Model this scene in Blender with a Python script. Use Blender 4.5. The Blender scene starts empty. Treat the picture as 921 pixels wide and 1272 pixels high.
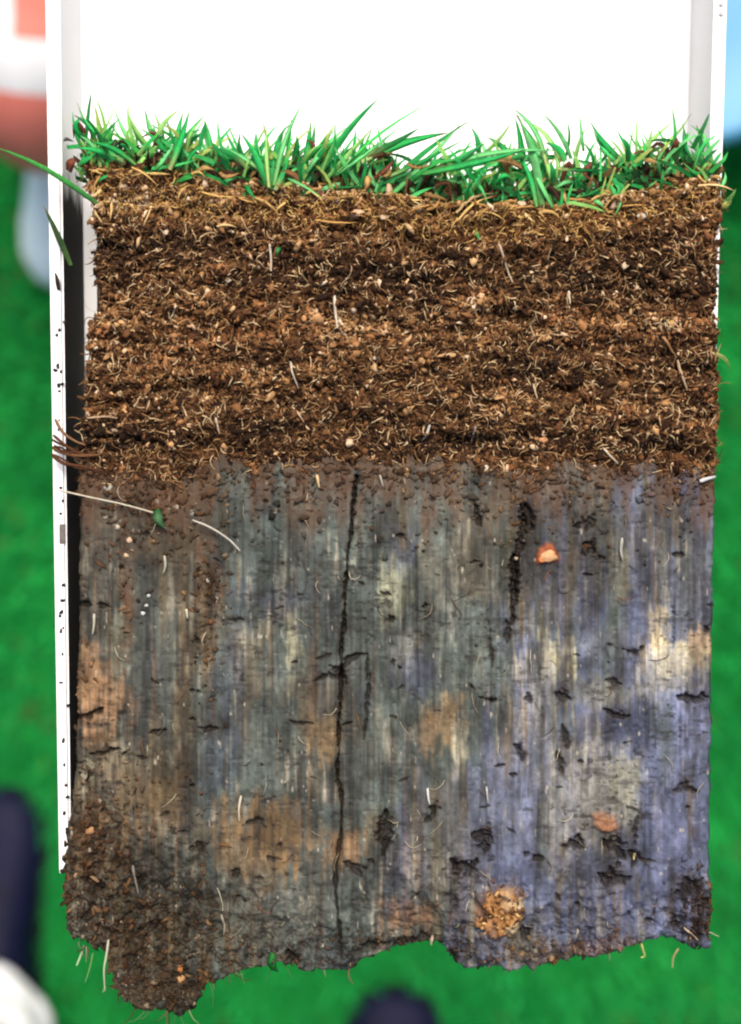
import bpy, bmesh, math, random
import numpy as np
from mathutils import Vector

random.seed(7)
rng = np.random.default_rng(11)
scene = bpy.context.scene
COL = scene.collection

# ---------------------------------------------------------------- camera, world, sun, exposure
D = 0.35                      # camera to the cut face of the soil
ZF = 1.20                     # height of the cut face above the lawn
S = 0.18 / 790.0              # metres per picture unit on the cut face
CAMZ = ZF + D
cam_d = bpy.data.cameras.new('camera')
cam = bpy.data.objects.new('camera', cam_d)
COL.objects.link(cam)
cam.location = (0, 0, CAMZ)
cam.rotation_euler = (0, 0, 0)
cam_d.sensor_fit = 'VERTICAL'
cam_d.sensor_height = 36.0
cam_d.lens = 36.0 * D / (1272 * S)
cam_d.clip_start = 0.02
cam_d.clip_end = 400
cam_d.dof.use_dof = True
cam_d.dof.focus_distance = D - 0.001
cam_d.dof.aperture_fstop = cam_d.lens / 7.0
scene.camera = cam

SUN_EL, SUN_AZ = math.radians(60), math.radians(5)      # azimuth from +Y, negative = towards -X (picture left)
world = bpy.data.worlds.new('World')
scene.world = world
world.use_nodes = True
wn = world.node_tree.nodes
sky = wn.new('ShaderNodeTexSky')
sky.sky_type = 'NISHITA'
sky.sun_disc = False
sky.sun_elevation = SUN_EL
sky.sun_rotation = SUN_AZ
sky.dust_density = 7.0
sky.air_density = 0.6
sky.ozone_density = 0.5
wn['Background'].inputs['Strength'].default_value = 0.10
world.node_tree.links.new(sky.outputs[0], wn['Background'].inputs['Color'])
sun_d = bpy.data.lights.new('sun', 'SUN')
sun_d.energy = 1.5
sun_d.angle = math.radians(22)
sun_d.color = (1.0, 0.95, 0.86)
sun = bpy.data.objects.new('sun', sun_d)
COL.objects.link(sun)
sdir = Vector((math.sin(SUN_AZ) * math.cos(SUN_EL), math.cos(SUN_AZ) * math.cos(SUN_EL), math.sin(SUN_EL)))
sun.rotation_euler = sdir.to_track_quat('Z', 'Y').to_euler()
sun.location = (0, 0, 5)
vs = scene.view_settings
vs.view_transform = 'Standard'
vs.look = 'None'
vs.exposure = 0.95
vs.gamma = 1.0
vs.use_curve_mapping = False
scene.cycles.filter_width = 2.2      # the photograph is soft at pixel level

# ---------------------------------------------------------------- helpers
KEXP = 1.25


def lin(c, k=KEXP):
    c = np.asarray(c, float) / 255.0
    l = np.where(c <= 0.04045, c / 12.92, ((c + 0.055) / 1.055) ** 2.4)
    return l / k


def P(px, py, dz=0.0):
    """picture units -> point lying dz above the cut face (dz < 0: deeper)."""
    f = S * (D - dz) / D
    return Vector(((px - 460.5) * f, (636.0 - py) * f, ZF + dz))


def G(px, py, h=0.0):
    """picture units -> point h above the lawn."""
    f = S * (CAMZ - h) / D
    return Vector(((px - 460.5) * f, (636.0 - py) * f, h))


def link(name, me, parent=None, mat=None):
    o = bpy.data.objects.new(name, me)
    COL.objects.link(o)
    if parent is not None:
        o.parent = parent
    if mat is not None and me is not None and not me.materials:
        me.materials.append(mat)
    return o


def tag(o, label=None, cat=None, group=None, kind=None):
    if label: o['label'] = label
    if cat: o['category'] = cat
    if group: o['group'] = group
    if kind: o['kind'] = kind
    return o


def np_mesh(name, v, f, col=None, smooth=True):
    v = np.ascontiguousarray(v, np.float32)
    f = np.ascontiguousarray(f, np.int32)
    n = f.shape[1]
    me = bpy.data.meshes.new(name)
    me.vertices.add(len(v))
    me.vertices.foreach_set('co', v.ravel())
    me.loops.add(f.size)
    me.loops.foreach_set('vertex_index', f.ravel())
    me.polygons.add(len(f))
    me.polygons.foreach_set('loop_start', np.arange(0, f.size, n, dtype=np.int32))
    if smooth:
        me.polygons.foreach_set('use_smooth', np.ones(len(f), bool))
    if col is not None:
        a = me.color_attributes.new('Col', 'FLOAT_COLOR', 'POINT')
        c = np.ones((len(v), 4), np.float32)
        c[:, :3] = np.clip(col, 0, 1)
        a.data.foreach_set('color', c.ravel())
    me.update(calc_edges=True)
    return me


_lat = {}


def vn(x, y, sx, sy, seed):
    """smooth value noise 0..1 with cells of sx by sy units."""
    if seed not in _lat:
        _lat[seed] = np.random.default_rng(seed).random((512, 512))
    L = _lat[seed]
    u = np.asarray(x) / sx + 100.37
    w = np.asarray(y) / sy + 57.11
    i = np.floor(u).astype(int); j = np.floor(w).astype(int)
    a = u - i; b = w - j
    a = a * a * (3 - 2 * a); b = b * b * (3 - 2 * b)
    i %= 512; j %= 512
    i1 = (i + 1) % 512; j1 = (j + 1) % 512
    return (L[j, i] * (1 - a) + L[j, i1] * a) * (1 - b) + (L[j1, i] * (1 - a) + L[j1, i1] * a) * b


def fbm(x, y, sx, sy, seed, n=4):
    t = 0; amp = 1; tot = 0
    for k in range(n):
        t = t + amp * vn(x, y, sx, sy, seed + k * 17)
        tot += amp; amp *= 0.55; sx *= 0.5; sy *= 0.5
    return t / tot


def sstep(a, b, x):
    t = np.clip((x - a) / (b - a), 0, 1)
    return t * t * (3 - 2 * t)


def mat_attr(name, rough=0.85, spec=0.2, grain=0.25, gscale=2500.0, bump=0.0, transl=0.0, rough_var=0.1):
    m = bpy.data.materials.new(name); m.use_nodes = True
    nt = m.node_tree; n = nt.nodes; l = nt.links
    b = n['Principled BSDF']
    at = n.new('ShaderNodeAttribute'); at.attribute_name = 'Col'
    tc = n.new('ShaderNodeTexCoord')
    nz = n.new('ShaderNodeTexNoise'); nz.inputs['Scale'].default_value = gscale; nz.inputs['Detail'].default_value = 3
    l.new(tc.outputs['Object'], nz.inputs['Vector'])
    mr = n.new('ShaderNodeMapRange')
    mr.inputs['From Min'].default_value = 0.25; mr.inputs['From Max'].default_value = 0.75
    mr.inputs['To Min'].default_value = 1 - grain; mr.inputs['To Max'].default_value = 1 + grain
    l.new(nz.outputs['Fac'], mr.inputs['Value'])
    mx = n.new('ShaderNodeMix'); mx.data_type = 'RGBA'; mx.blend_type = 'MULTIPLY'; mx.inputs['Factor'].default_value = 1
    l.new(at.outputs['Color'], mx.inputs['A']); l.new(mr.outputs['Result'], mx.inputs['B'])
    l.new(mx.outputs['Result'], b.inputs['Base Color'])
    b.inputs['Specular IOR Level'].default_value = spec
    r2 = n.new('ShaderNodeMapRange')
    r2.inputs['To Min'].default_value = rough - rough_var; r2.inputs['To Max'].default_value = min(1, rough + rough_var)
    l.new(nz.outputs['Fac'], r2.inputs['Value']); l.new(r2.outputs['Result'], b.inputs['Roughness'])
    if bump:
        bp = n.new('ShaderNodeBump'); bp.inputs['Strength'].default_value = bump; bp.inputs['Distance'].default_value = 0.0004
        l.new(nz.outputs['Fac'], bp.inputs['Height']); l.new(bp.outputs['Normal'], b.inputs['Normal'])
    if transl:
        tr = n.new('ShaderNodeBsdfTranslucent')
        l.new(mx.outputs['Result'], tr.inputs['Color'])
        ms = n.new('ShaderNodeMixShader'); ms.inputs[0].default_value = transl
        l.new(b.outputs[0], ms.inputs[1]); l.new(tr.outputs[0], ms.inputs[2])
        l.new(ms.outputs[0], n['Material Output'].inputs['Surface'])
    return m


def mat_plain(name, rgb, rough=0.5, spec=0.4, var=0.06, scale=60.0, rgb2=None, bump=0.0, stretch=(1, 1, 1)):
    m = bpy.data.materials.new(name); m.use_nodes = True
    nt = m.node_tree; n = nt.nodes; l = nt.links
    b = n['Principled BSDF']
    tc = n.new('ShaderNodeTexCoord')
    mp = n.new('ShaderNodeMapping'); mp.inputs['Scale'].default_value = stretch
    l.new(tc.outputs['Object'], mp.inputs['Vector'])
    nz = n.new('ShaderNodeTexNoise'); nz.inputs['Scale'].default_value = scale; nz.inputs['Detail'].default_value = 5
    l.new(mp.outputs['Vector'], nz.inputs['Vector'])
    cr = n.new('ShaderNodeValToRGB')
    a = np.array(rgb) * (1 - var); c = np.array(rgb2 if rgb2 is not None else np.array(rgb) * (1 + var))
    cr.color_ramp.elements[0].color = (*a, 1); cr.color_ramp.elements[0].position = 0.3
    cr.color_ramp.elements[1].color = (*c, 1); cr.color_ramp.elements[1].position = 0.7
    l.new(nz.outputs['Fac'], cr.inputs['Fac']); l.new(cr.outputs['Color'], b.inputs['Base Color'])
    b.inputs['Roughness'].default_value = rough
    b.inputs['Specular IOR Level'].default_value = spec
    if bump:
        bp = n.new('ShaderNodeBump'); bp.inputs['Strength'].default_value = bump; bp.inputs['Distance'].default_value = 0.002
        l.new(nz.outputs['Fac'], bp.inputs['Height']); l.new(bp.outputs['Normal'], b.inputs['Normal'])
    return m


def bm_mesh(name, bm, smooth=False):
    me = bpy.data.meshes.new(name)
    bmesh.ops.recalc_face_normals(bm, faces=bm.faces)
    bm.to_mesh(me); bm.free()
    if smooth:
        me.polygons.foreach_set('use_smooth', np.ones(len(me.polygons), bool))
    return me


def loft(rings, cap=True):
    """bmesh from a list of equally long rings of points."""
    bm = bmesh.new()
    R = [[bm.verts.new(p) for p in r] for r in rings]
    k = len(rings[0])
    for a, b in zip(R[:-1], R[1:]):
        for i in range(k):
            bm.faces.new((a[i], a[(i + 1) % k], b[(i + 1) % k], b[i]))
    if cap:
        bm.faces.new(R[0][::-1]); bm.faces.new(R[-1])
    return bm


# ---------------------------------------------------------------- lawn
m_lawn = mat_plain('lawn_soil', lin((22, 120, 50)), 0.95, 0.1, 0.15, 9.0, lin((28, 140, 58)))
bm = bmesh.new(); bmesh.ops.create_grid(bm, x_segments=24, y_segments=24, size=40)
lawn = tag(link('lawn', bm_mesh('lawn', bm), None, m_lawn), kind='structure')


def lawn_blades(n, half_x, half_y):
    bx = rng.uniform(-half_x, half_x, n); by = rng.uniform(-half_y, half_y, n)
    h = rng.uniform(0.018, 0.042, n); az = rng.uniform(0, 2 * np.pi, n); lean = rng.uniform(0.2, 1.1, n) * h
    w = rng.uniform(0.0012, 0.0022, n)
    dx, dy = np.cos(az), np.sin(az)
    v = np.zeros((n, 5, 3))
    v[:, 0] = np.stack([bx - dy * w, by + dx * w, 0 * bx], 1)
    v[:, 1] = np.stack([bx + dy * w, by - dx * w, 0 * bx], 1)
    mx, my = bx + dx * lean * .45, by + dy * lean * .45
    v[:, 2] = np.stack([mx - dy * w * .8, my + dx * w * .8, h * .65], 1)
    v[:, 3] = np.stack([mx + dy * w * .8, my - dx * w * .8, h * .65], 1)
    v[:, 4] = np.stack([bx + dx * lean, by + dy * lean, h], 1)
    base = (np.arange(n) * 5)[:, None]
    f = np.concatenate([base + np.array([0, 1, 3]), base + np.array([0, 3, 2]), base + np.array([2, 3, 4])])
    t = np.clip(fbm(bx, by, 0.22, 0.22, 301, 4)[:, None] * 1.8 - .4, 0, 1)
    r = rng.random((n, 1))
    c = lin((24, 162, 80)) * (1 - t) + lin((52, 200, 98)) * t
    c = c * (0.6 + 0.8 * r) * (.8 + .4 * fbm(bx, by, .05, .05, 351, 2)[:, None])
    dead = (rng.random((n, 1)) < 0.015 + .10 * sstep(.58, .72, fbm(bx, by, .08, .08, 331, 3))[:, None])
    c = np.where(dead, lin((120, 130, 70)), c)
    return v.reshape(-1, 3), f, np.repeat(c, 5, 0)


m_lawnblade = mat_attr('lawn_blade', 0.6, 0.25, 0.1, 60, transl=0.4)
v, f, c = lawn_blades(110000, 1.25, 1.35)
tag(link('grass', np_mesh('grass', v, f, c), None, m_lawnblade), 'short bright green mown grass of the lawn far below the tray', 'grass', kind='stuff')

# ---------------------------------------------------------------- tray
TRAY_Z = -0.0035              # rim level under the cut face
PLATE_Z = -0.030              # plate level
m_tray = mat_plain('white_tray_paint', (0.80, 0.80, 0.80), 0.42, 0.4, 0.02, 40, bump=0.02)


def mat_wall(name, dark_amt):
    """white paint, turning near-black below the turf line (object coordinates are world metres)."""
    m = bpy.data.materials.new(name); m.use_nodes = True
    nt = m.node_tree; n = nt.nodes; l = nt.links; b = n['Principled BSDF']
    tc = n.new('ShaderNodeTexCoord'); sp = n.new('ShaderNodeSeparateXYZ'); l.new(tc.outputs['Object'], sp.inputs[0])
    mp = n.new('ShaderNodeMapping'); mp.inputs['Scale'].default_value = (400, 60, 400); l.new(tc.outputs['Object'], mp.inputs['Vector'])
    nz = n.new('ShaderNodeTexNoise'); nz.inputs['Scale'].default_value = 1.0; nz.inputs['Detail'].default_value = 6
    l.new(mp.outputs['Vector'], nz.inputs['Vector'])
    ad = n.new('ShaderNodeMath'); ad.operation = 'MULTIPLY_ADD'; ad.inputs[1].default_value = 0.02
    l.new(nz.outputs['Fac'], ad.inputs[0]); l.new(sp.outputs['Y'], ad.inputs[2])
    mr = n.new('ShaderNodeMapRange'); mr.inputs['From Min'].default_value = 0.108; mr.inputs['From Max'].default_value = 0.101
    mr.inputs['To Min'].default_value = 0.0; mr.inputs['To Max'].default_value = dark_amt
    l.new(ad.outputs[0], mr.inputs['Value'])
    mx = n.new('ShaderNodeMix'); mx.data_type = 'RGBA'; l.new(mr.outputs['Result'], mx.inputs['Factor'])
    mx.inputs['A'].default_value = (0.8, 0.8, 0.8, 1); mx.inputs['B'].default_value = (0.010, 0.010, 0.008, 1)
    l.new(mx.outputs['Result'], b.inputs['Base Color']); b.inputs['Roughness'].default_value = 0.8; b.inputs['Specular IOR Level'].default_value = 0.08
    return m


m_wall = mat_wall('dark_inner_wall', 0.97)
tray = tag(bpy.data.objects.new('sampling_tray', None), 'white painted metal channel tray that holds the cut soil slab', 'tray')
COL.objects.link(tray)
TOP, END = -300, 1085


def quadbox(corners_top, z_top, z_bot):
    """closed prism from 4 world xy corners."""
    bm = bmesh.new()
    a = [bm.verts.new((x, y, z_top)) for x, y in corners_top]
    b = [bm.verts.new((x, y, z_bot)) for x, y in corners_top]
    bm.faces.new(a); bm.faces.new(b[::-1])
    for i in range(4):
        bm.faces.new((a[i], b[i], b[(i + 1) % 4], a[(i + 1) % 4]))
    return bm


def xy(px, py):
    p = P(px, py, TRAY_Z); return (p.x, p.y)


def lerp(a, b, t): return a + (b - a) * t


def edge(py, x0, x1):          # straight edge from py=0 to py=1070
    return lerp(x0, x1, py / 1070.0)


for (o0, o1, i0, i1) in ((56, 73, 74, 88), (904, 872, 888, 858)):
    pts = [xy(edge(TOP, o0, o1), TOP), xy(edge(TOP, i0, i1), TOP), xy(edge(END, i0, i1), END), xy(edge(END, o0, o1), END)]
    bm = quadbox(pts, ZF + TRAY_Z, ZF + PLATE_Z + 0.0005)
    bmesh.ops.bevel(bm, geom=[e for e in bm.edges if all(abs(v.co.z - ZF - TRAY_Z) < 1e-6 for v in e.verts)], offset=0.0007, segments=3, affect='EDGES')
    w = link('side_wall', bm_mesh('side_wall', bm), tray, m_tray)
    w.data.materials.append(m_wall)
    for p in w.data.polygons:                     # the inner face carries the near-black part
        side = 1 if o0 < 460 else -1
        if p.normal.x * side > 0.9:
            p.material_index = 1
pts = [xy(edge(TOP, 57, 74), TOP), xy(edge(TOP, 903, 887), TOP), xy(edge(END, 903, 871), END), xy(edge(END, 57, 74), END)]
bm = quadbox(pts, ZF + PLATE_Z, ZF + PLATE_Z - 0.003)
link('back_plate', bm_mesh('back_plate', bm), tray, m_tray)
# two rivets on the right rim
m_rivet = mat_plain('dull_rivet', (0.35, 0.35, 0.37), 0.5)
for py in (6, 18):
    bm = bmesh.new()
    p = P(896, py, TRAY_Z)
    bmesh.ops.create_cone(bm, cap_ends=True, segments=12, radius1=0.0007, radius2=0.0005, depth=0.0005)
    bmesh.ops.translate(bm, verts=bm.verts, vec=(p.x, p.y, p.z + 0.0002))
    link('rivet', bm_mesh('rivet', bm), tray, m_rivet)

# ---------------------------------------------------------------- soil slab: fields on a fine grid
STEP = 1.22
gx = np.arange(64, 910, STEP); gy = np.arange(196, 1272, STEP)
GX, GY = np.meshgrid(gx, gy)


def interp(pts, q):
    a = np.array(pts, float)
    return np.interp(q, a[:, 0], a[:, 1])


TURF = [(60, 205), (105, 203), (150, 212), (200, 216), (300, 228), (400, 232), (480, 238), (560, 252), (640, 252), (700, 256), (760, 240), (820, 226), (870, 220), (900, 236)]
BOT = [(60, 1120), (80, 1140), (88, 1172), (112, 1186), (132, 1190), (141, 1238), (170, 1258), (205, 1264), (240, 1262), (256, 1232), (285, 1217), (320, 1206), (345, 1197), (370, 1209), (405, 1210), (432, 1214), (445, 1202), (472, 1186), (510, 1178), (545, 1171), (560, 1192), (580, 1206), (650, 1209), (680, 1200), (740, 1194), (790, 1178), (822, 1169), (845, 1172), (862, 1182), (888, 1182)]
LEFT = [(190, 104), (215, 106), (245, 112), (270, 117), (300, 118), (345, 118), (380, 121), (400, 116), (420, 108), (470, 106), (520, 103), (560, 98), (600, 96), (700, 95), (800, 94), (900, 92), (960, 90), (1000, 85), (1040, 78), (1100, 76), (1140, 80), (1272, 84)]
RIGHT = [(190, 896), (235, 897), (270, 896), (300, 891), (430, 890), (465, 894), (600, 893), (800, 889), (950, 887), (1100, 886), (1272, 885)]


def edge_jit(q, s, amp, seed): return (fbm(q, q * 0, s, 1, seed, 4) - 0.5) * 2 * amp


top_y = interp(TURF, GX) - 3 + edge_jit(GX, 22, 7, 41)
bot_y = interp(BOT, GX) + edge_jit(GX, 16, 6, 42) + edge_jit(GX, 5, 2.5, 47) + (edge_jit(GX, 9, 12, 48) - 2) * sstep(280, 230, GX)
left_amp = np.where(GY < 620, 6.0, 2.2)
left_x = interp(LEFT, GY) + edge_jit(GY, 14, 1, 43) * left_amp
right_x = interp(RIGHT, GY) + edge_jit(GY, 12, 2.5, 44)
inside = (GY > top_y) & (GY < bot_y) & (GX > left_x) & (GX < right_x)
dist = np.minimum(np.minimum(GY - top_y, bot_y - GY), np.minimum(GX - left_x, right_x - GX))


def bound_y(x):
    return 576 + edge_jit(x, 60, 18, 51) + edge_jit(x, 14, 20, 52) + edge_jit(x, 4, 3, 53) + 14 * sstep(300, 90, x)


BY = bound_y(GX)
brown = GY < BY

# ---- clay colour
wx = GX + (fbm(GX, GY, 60, 200, 61) - .5) * 24
streak = fbm(GX + (wx - GX) * .25, GY, 10, 190, 62, 3)
streak2 = fbm(GX, GY, 22, 260, 63, 4)
fine = .6 * fbm(GX, GY, 4.6, 70, 64, 2) + .4 * fbm(GX, GY, 3.4, 900, 60, 2)
speck = fbm(GX, GY, 4.5, 5.5, 65, 2)
mott = fbm(wx, GY, 55, 90, 66, 4)
big = fbm(GX, GY, 140, 220, 67, 3)


def blend(c, col, m):
    m = np.clip(m, 0, 1)[..., None]
    return c * (1 - m) + lin(col) * m


C = np.broadcast_to(lin((82, 90, 84)), GX.shape + (3,)).copy()
mB = sstep(-0.1, 0.6, (GX - 600) / 380 + (GY - 880) / 900 + (streak2 - .5) * 1.6 + (mott - .5) * .9)
C = blend(C, (94, 101, 126), mB * 0.9)
mL = sstep(0.1, 0.9, (330 - GX) / 260 + (streak2 - .5) * 1.5 + (mott - .5) * .6)
C = blend(C, (72, 68, 58), mL * 0.9)
mO = sstep(0.52, 0.68, mott) * (0.6 - 0.25 * mB)
C = blend(C, (98, 88, 70), mO)
C = blend(C, (84, 80, 70), sstep(0.5, .75, fbm(GX, GY, 70, 60, 68)) * sstep(760, 590, GY) * .7)
# navy smears
C = blend(C, (60, 64, 80), sstep(0.62, 0.78, fbm(wx + 300, GY, 40, 110, 69, 4)) * sstep(300, 520, GX) * .6)
# pale and dark streaks
C = blend(C, (150, 146, 128), sstep(0.60, 0.82, streak) * sstep(.40, .66, mott) * .7)
C = blend(C, (54, 52, 46), sstep(0.42, 0.24, streak) * .55)
C = blend(C, (112, 82, 56), sstep(0.63, 0.76, fbm(GX + 77, GY, 8, 210, 70, 3)) * sstep(700, 300, GX) * .6)

# streak-edged blobs: x, y, rx, ry, colour, strength
BLOBS = [
    (126, 880, 30, 62, (170, 126, 94), .8), (108, 830, 16, 40, (150, 112, 84), .7), (135, 940, 26, 45, (150, 134, 112), .6),
    (150, 800, 14, 36, (150, 145, 128), .5), (118, 1020, 22, 32, (140, 102, 74), .7), (150, 985, 16, 34, (140, 116, 92), .6),
    (340, 1045, 75, 48, (124, 94, 66), .85), (300, 1060, 45, 36, (120, 90, 64), .6), (430, 1050, 22, 22, (136, 98, 68), .7),
    (405, 916, 24, 30, (160, 128, 96), .8), (552, 890, 22, 30, (158, 124, 88), .65), (530, 915, 12, 34, (170, 136, 104), .6),
    (570, 925, 10, 34, (200, 186, 160), .6), (365, 800, 10, 42, (170, 160, 136), .75), (355, 720, 12, 28, (150, 146, 130), .6),
    (490, 735, 20, 38, (146, 142, 122), .8), (500, 820, 18, 40, (150, 150, 142), .5), (535, 700, 12, 60, (128, 126, 110), .6), (560, 740, 8, 60, (150, 150, 138), .6),
    (690, 822, 26, 26, (196, 182, 150), .9), (680, 850, 24, 30, (156, 156, 156), .6), (735, 800, 40, 20, (116, 118, 124), .4),
    (818, 800, 14, 40, (206, 184, 150), .85), (848, 812, 36, 20, (192, 176, 146), .8), (872, 800, 14, 26, (190, 156, 122), .7), (835, 840, 40, 30, (160, 158, 150), .6),
    (770, 700, 20, 34, (128, 122, 106), .7), (744, 860, 40, 20, (130, 122, 104), .5), (860, 900, 34, 40, (124, 132, 164), .7),
    (745, 985, 38, 60, (142, 138, 124), .7), (780, 980, 16, 50, (146, 138, 116), .6), (700, 1010, 20, 50, (134, 136, 144), .4),
    (620, 1010, 70, 80, (100, 106, 124), .45), (660, 930, 40, 60, (104, 106, 118), .4), (560, 1010, 30, 40, (112, 116, 118), .4),
    (515, 1140, 34, 28, (146, 104, 76), .75), (700, 1180, 60, 14, (112, 84, 62), .6), (760, 1178, 40, 12, (120, 82, 60), .6),
    (520, 840, 26, 34, (60, 64, 84), .6), (345, 742, 40, 22, (64, 68, 88), .5), (500, 680, 20, 30, (70, 76, 96), .6), (300, 760, 16, 60, (70, 80, 92), .4),
    (285, 860, 20, 90, (66, 74, 88), .45), (270, 950, 26, 70, (60, 70, 84), .5), (770, 905, 30, 20, (60, 64, 88), .6), (490, 1090, 24, 55, (50, 54, 66), .7),
    (640, 1080, 60, 20, (62, 66, 92), .4), (650, 680, 26, 80, (74, 66, 52), .7), (600, 650, 20, 50, (78, 70, 58), .6), (655, 650, 14, 50, (46, 42, 34), .6),
    (735, 640, 60, 30, (70, 70, 66), .5), (860, 660, 30, 60, (72, 72, 74), .6), (850, 730, 40, 30, (76, 76, 84), .5), (820, 640, 40, 30, (84, 84, 90), .4),
    (205, 620, 40, 24, (110, 66, 40), .6), (210, 670, 46, 30, (92, 68, 50), .6), (262, 720, 22, 40, (108, 72, 48), .7), (255, 790, 16, 60, (104, 76, 52), .65),
    (230, 870, 14, 80, (88, 70, 50), .5), (155, 720, 8, 90, (112, 68, 42), .6), (120, 680, 34, 60, (82, 76, 66), .5), (185, 850, 26, 70, (66, 68, 66), .5),
    (180, 960, 40, 60, (78, 64, 50), .6), (210, 1000, 40, 40, (92, 70, 50), .6), (115, 1060, 40, 60, (84, 58, 40), .85), (170, 1130, 90, 60, (62, 50, 40), .85),
    (200, 1215, 80, 60, (64, 48, 36), .9), (250, 1150, 80, 50, (70, 58, 46), .6), (330, 1150, 60, 60, (70, 66, 58), .4), (395, 1120, 26, 60, (72, 68, 60), .4),
    (340, 620, 60, 30, (98, 104, 98), .5), (330, 670, 20, 60, (92, 104, 98), .5), (385, 690, 20, 60, (98, 108, 104), .5), (440, 720, 16, 70, (92, 104, 98), .5),
    (700, 600, 40, 24, (96, 104, 100), .5), (830, 1040, 40, 90, (106, 112, 140), .6), (770, 1130, 60, 50, (98, 104, 134), .5), (690, 1130, 30, 50, (92, 98, 130), .5),
    (640, 1170, 40, 40, (92, 80, 66), .6), (865, 1125, 24, 40, (60, 50, 44), .85), (760, 1080, 36, 26, (70, 70, 76), .5), (480, 620, 60, 30, (90, 92, 86), .4),
]
for k, (bx, by, rx, ry, col, s) in enumerate(BLOBS):
    x0, x1 = np.searchsorted(gx, (bx - 2.2 * rx, bx + 2.2 * rx)); y0, y1 = np.searchsorted(gy, (by - 2.2 * ry, by + 2.2 * ry))
    sl = (slice(y0, y1), slice(x0, x1))
    X, Y = GX[sl], GY[sl]
    r = np.sqrt(((X - bx) / rx) ** 2 + ((Y - by) / ry) ** 2)
    r = r + (fbm(X, Y, rx * .8 + 8, ry * .8 + 8, 400 + k, 3) - .5) * 1.3 + (fbm(X, Y, 5, 60, 480 + k, 3) - .5) * 1.5 + (fbm(X, Y, 9, 9, 560 + k, 2) - .5) * .7
    col = (col[0] - 4, col[1] + 2, col[2] - 2) if col[0] > col[2] + 20 else col
    C[sl] = blend(C[sl], col, sstep(1.3, .45, r) * s)

short = fbm(GX, GY, 5, 44, 74, 2)
C = blend(C, (168, 160, 138), sstep(.58, .85, short) * sstep(.48, .70, fbm(GX, GY, 50, 70, 75, 3)) * .5)
C = blend(C, (104, 90, 66), sstep(.58, .74, fbm(GX + 500, GY, 7, 130, 76, 2)) * sstep(.42, .62, fbm(GX, GY, 70, 90, 77, 3)) * .6)
C = blend(C, (44, 42, 40), sstep(.42, .26, fbm(GX + 900, GY, 6, 70, 78, 2)) * .5)
C = C * (0.50 + 0.72 * fine)[..., None]
C = C * (0.58 + 0.70 * speck)[..., None]
C = C * (0.37 + 1.34 * fbm(GX, GY, 15, 26, 84, 3))[..., None]
C = C * (0.7 + .6 * sstep(.3, .7, fbm(GX, GY, 45, 60, 85, 3)))[..., None]
dens = sstep(.35, .65, fbm(GX, GY, 80, 60, 79, 3))
C = blend(C, (30, 27, 25), sstep(.64, .74, fbm(GX, GY, 8, 5, 71, 3)) * .75 * dens)
C = blend(C, (40, 36, 32), sstep(.60, .70, fbm(GX, GY, 30, 7, 80, 4)) * .5 * dens)
C = blend(C, (186, 178, 160), sstep(.84, .92, fbm(GX, GY, 4.5, 12, 72, 2)) * .6)
# brown soil washed over the top of the clay
wash = sstep(90, 0, GY - BY + (fbm(GX, GY, 14, 50, 73, 4) - .5) * 190)
C = blend(C, (92, 66, 46), wash * .7)

# ---- brown colour (the ground between crumbs)
band = fbm(GX, GY, 160, 16, 81, 3)
bc = np.broadcast_to(lin((66, 44, 28)), GX.shape + (3,)).copy()
bc = blend(bc, (108, 72, 42), sstep(.45, .65, fbm(GX, GY, 14, 10, 82, 3)))
bc = blend(bc, (30, 20, 13), sstep(.52, .68, fbm(GX, GY, 16, 10, 83, 3)))
bc = blend(bc, (30, 20, 13), sstep(.55, .7, band) * .7)
C = np.where(brown[..., None], bc, C)

# ---- height (metres, 0 = cut face)
H = (fbm(GX, GY, 120, 160, 91, 3) - .5) * 0.0016
groove = fbm(GX, GY, 4.5, 420, 92, 2)
Hc = H + (streak - .5) * 0.0004 + (groove - .5) * 0.0006 + (speck - .5) * 0.0002 - sstep(.66, .80, fbm(GX, GY, 12, 7, 93, 3)) * 0.0002
Hb = H + 0.0016 + (fbm(GX, GY, 34, 18, 94, 4) - .5) * 0.009 + (fbm(GX, GY, 5, 5, 95, 2) - .5) * 0.0018
thin = sstep(0, 45, BY - GY)
Z = np.where(brown, Hc * (1 - thin) + Hb * thin, Hc)
rough_clay = np.clip(sstep(1060, 1180, GY + (mott - .5) * 120 + 90 * sstep(360, 100, GX)), 0, 1) * ~brown
Z = Z + rough_clay * (fbm(GX, GY, 16, 14, 96, 4) - .55) * 0.006


def sub(x0, x1, y0, y1):
    a, b = np.searchsorted(gx, (x0, x1)); c, d = np.searchsorted(gy, (y0, y1))
    return (slice(c, d), slice(a, b))


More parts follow.
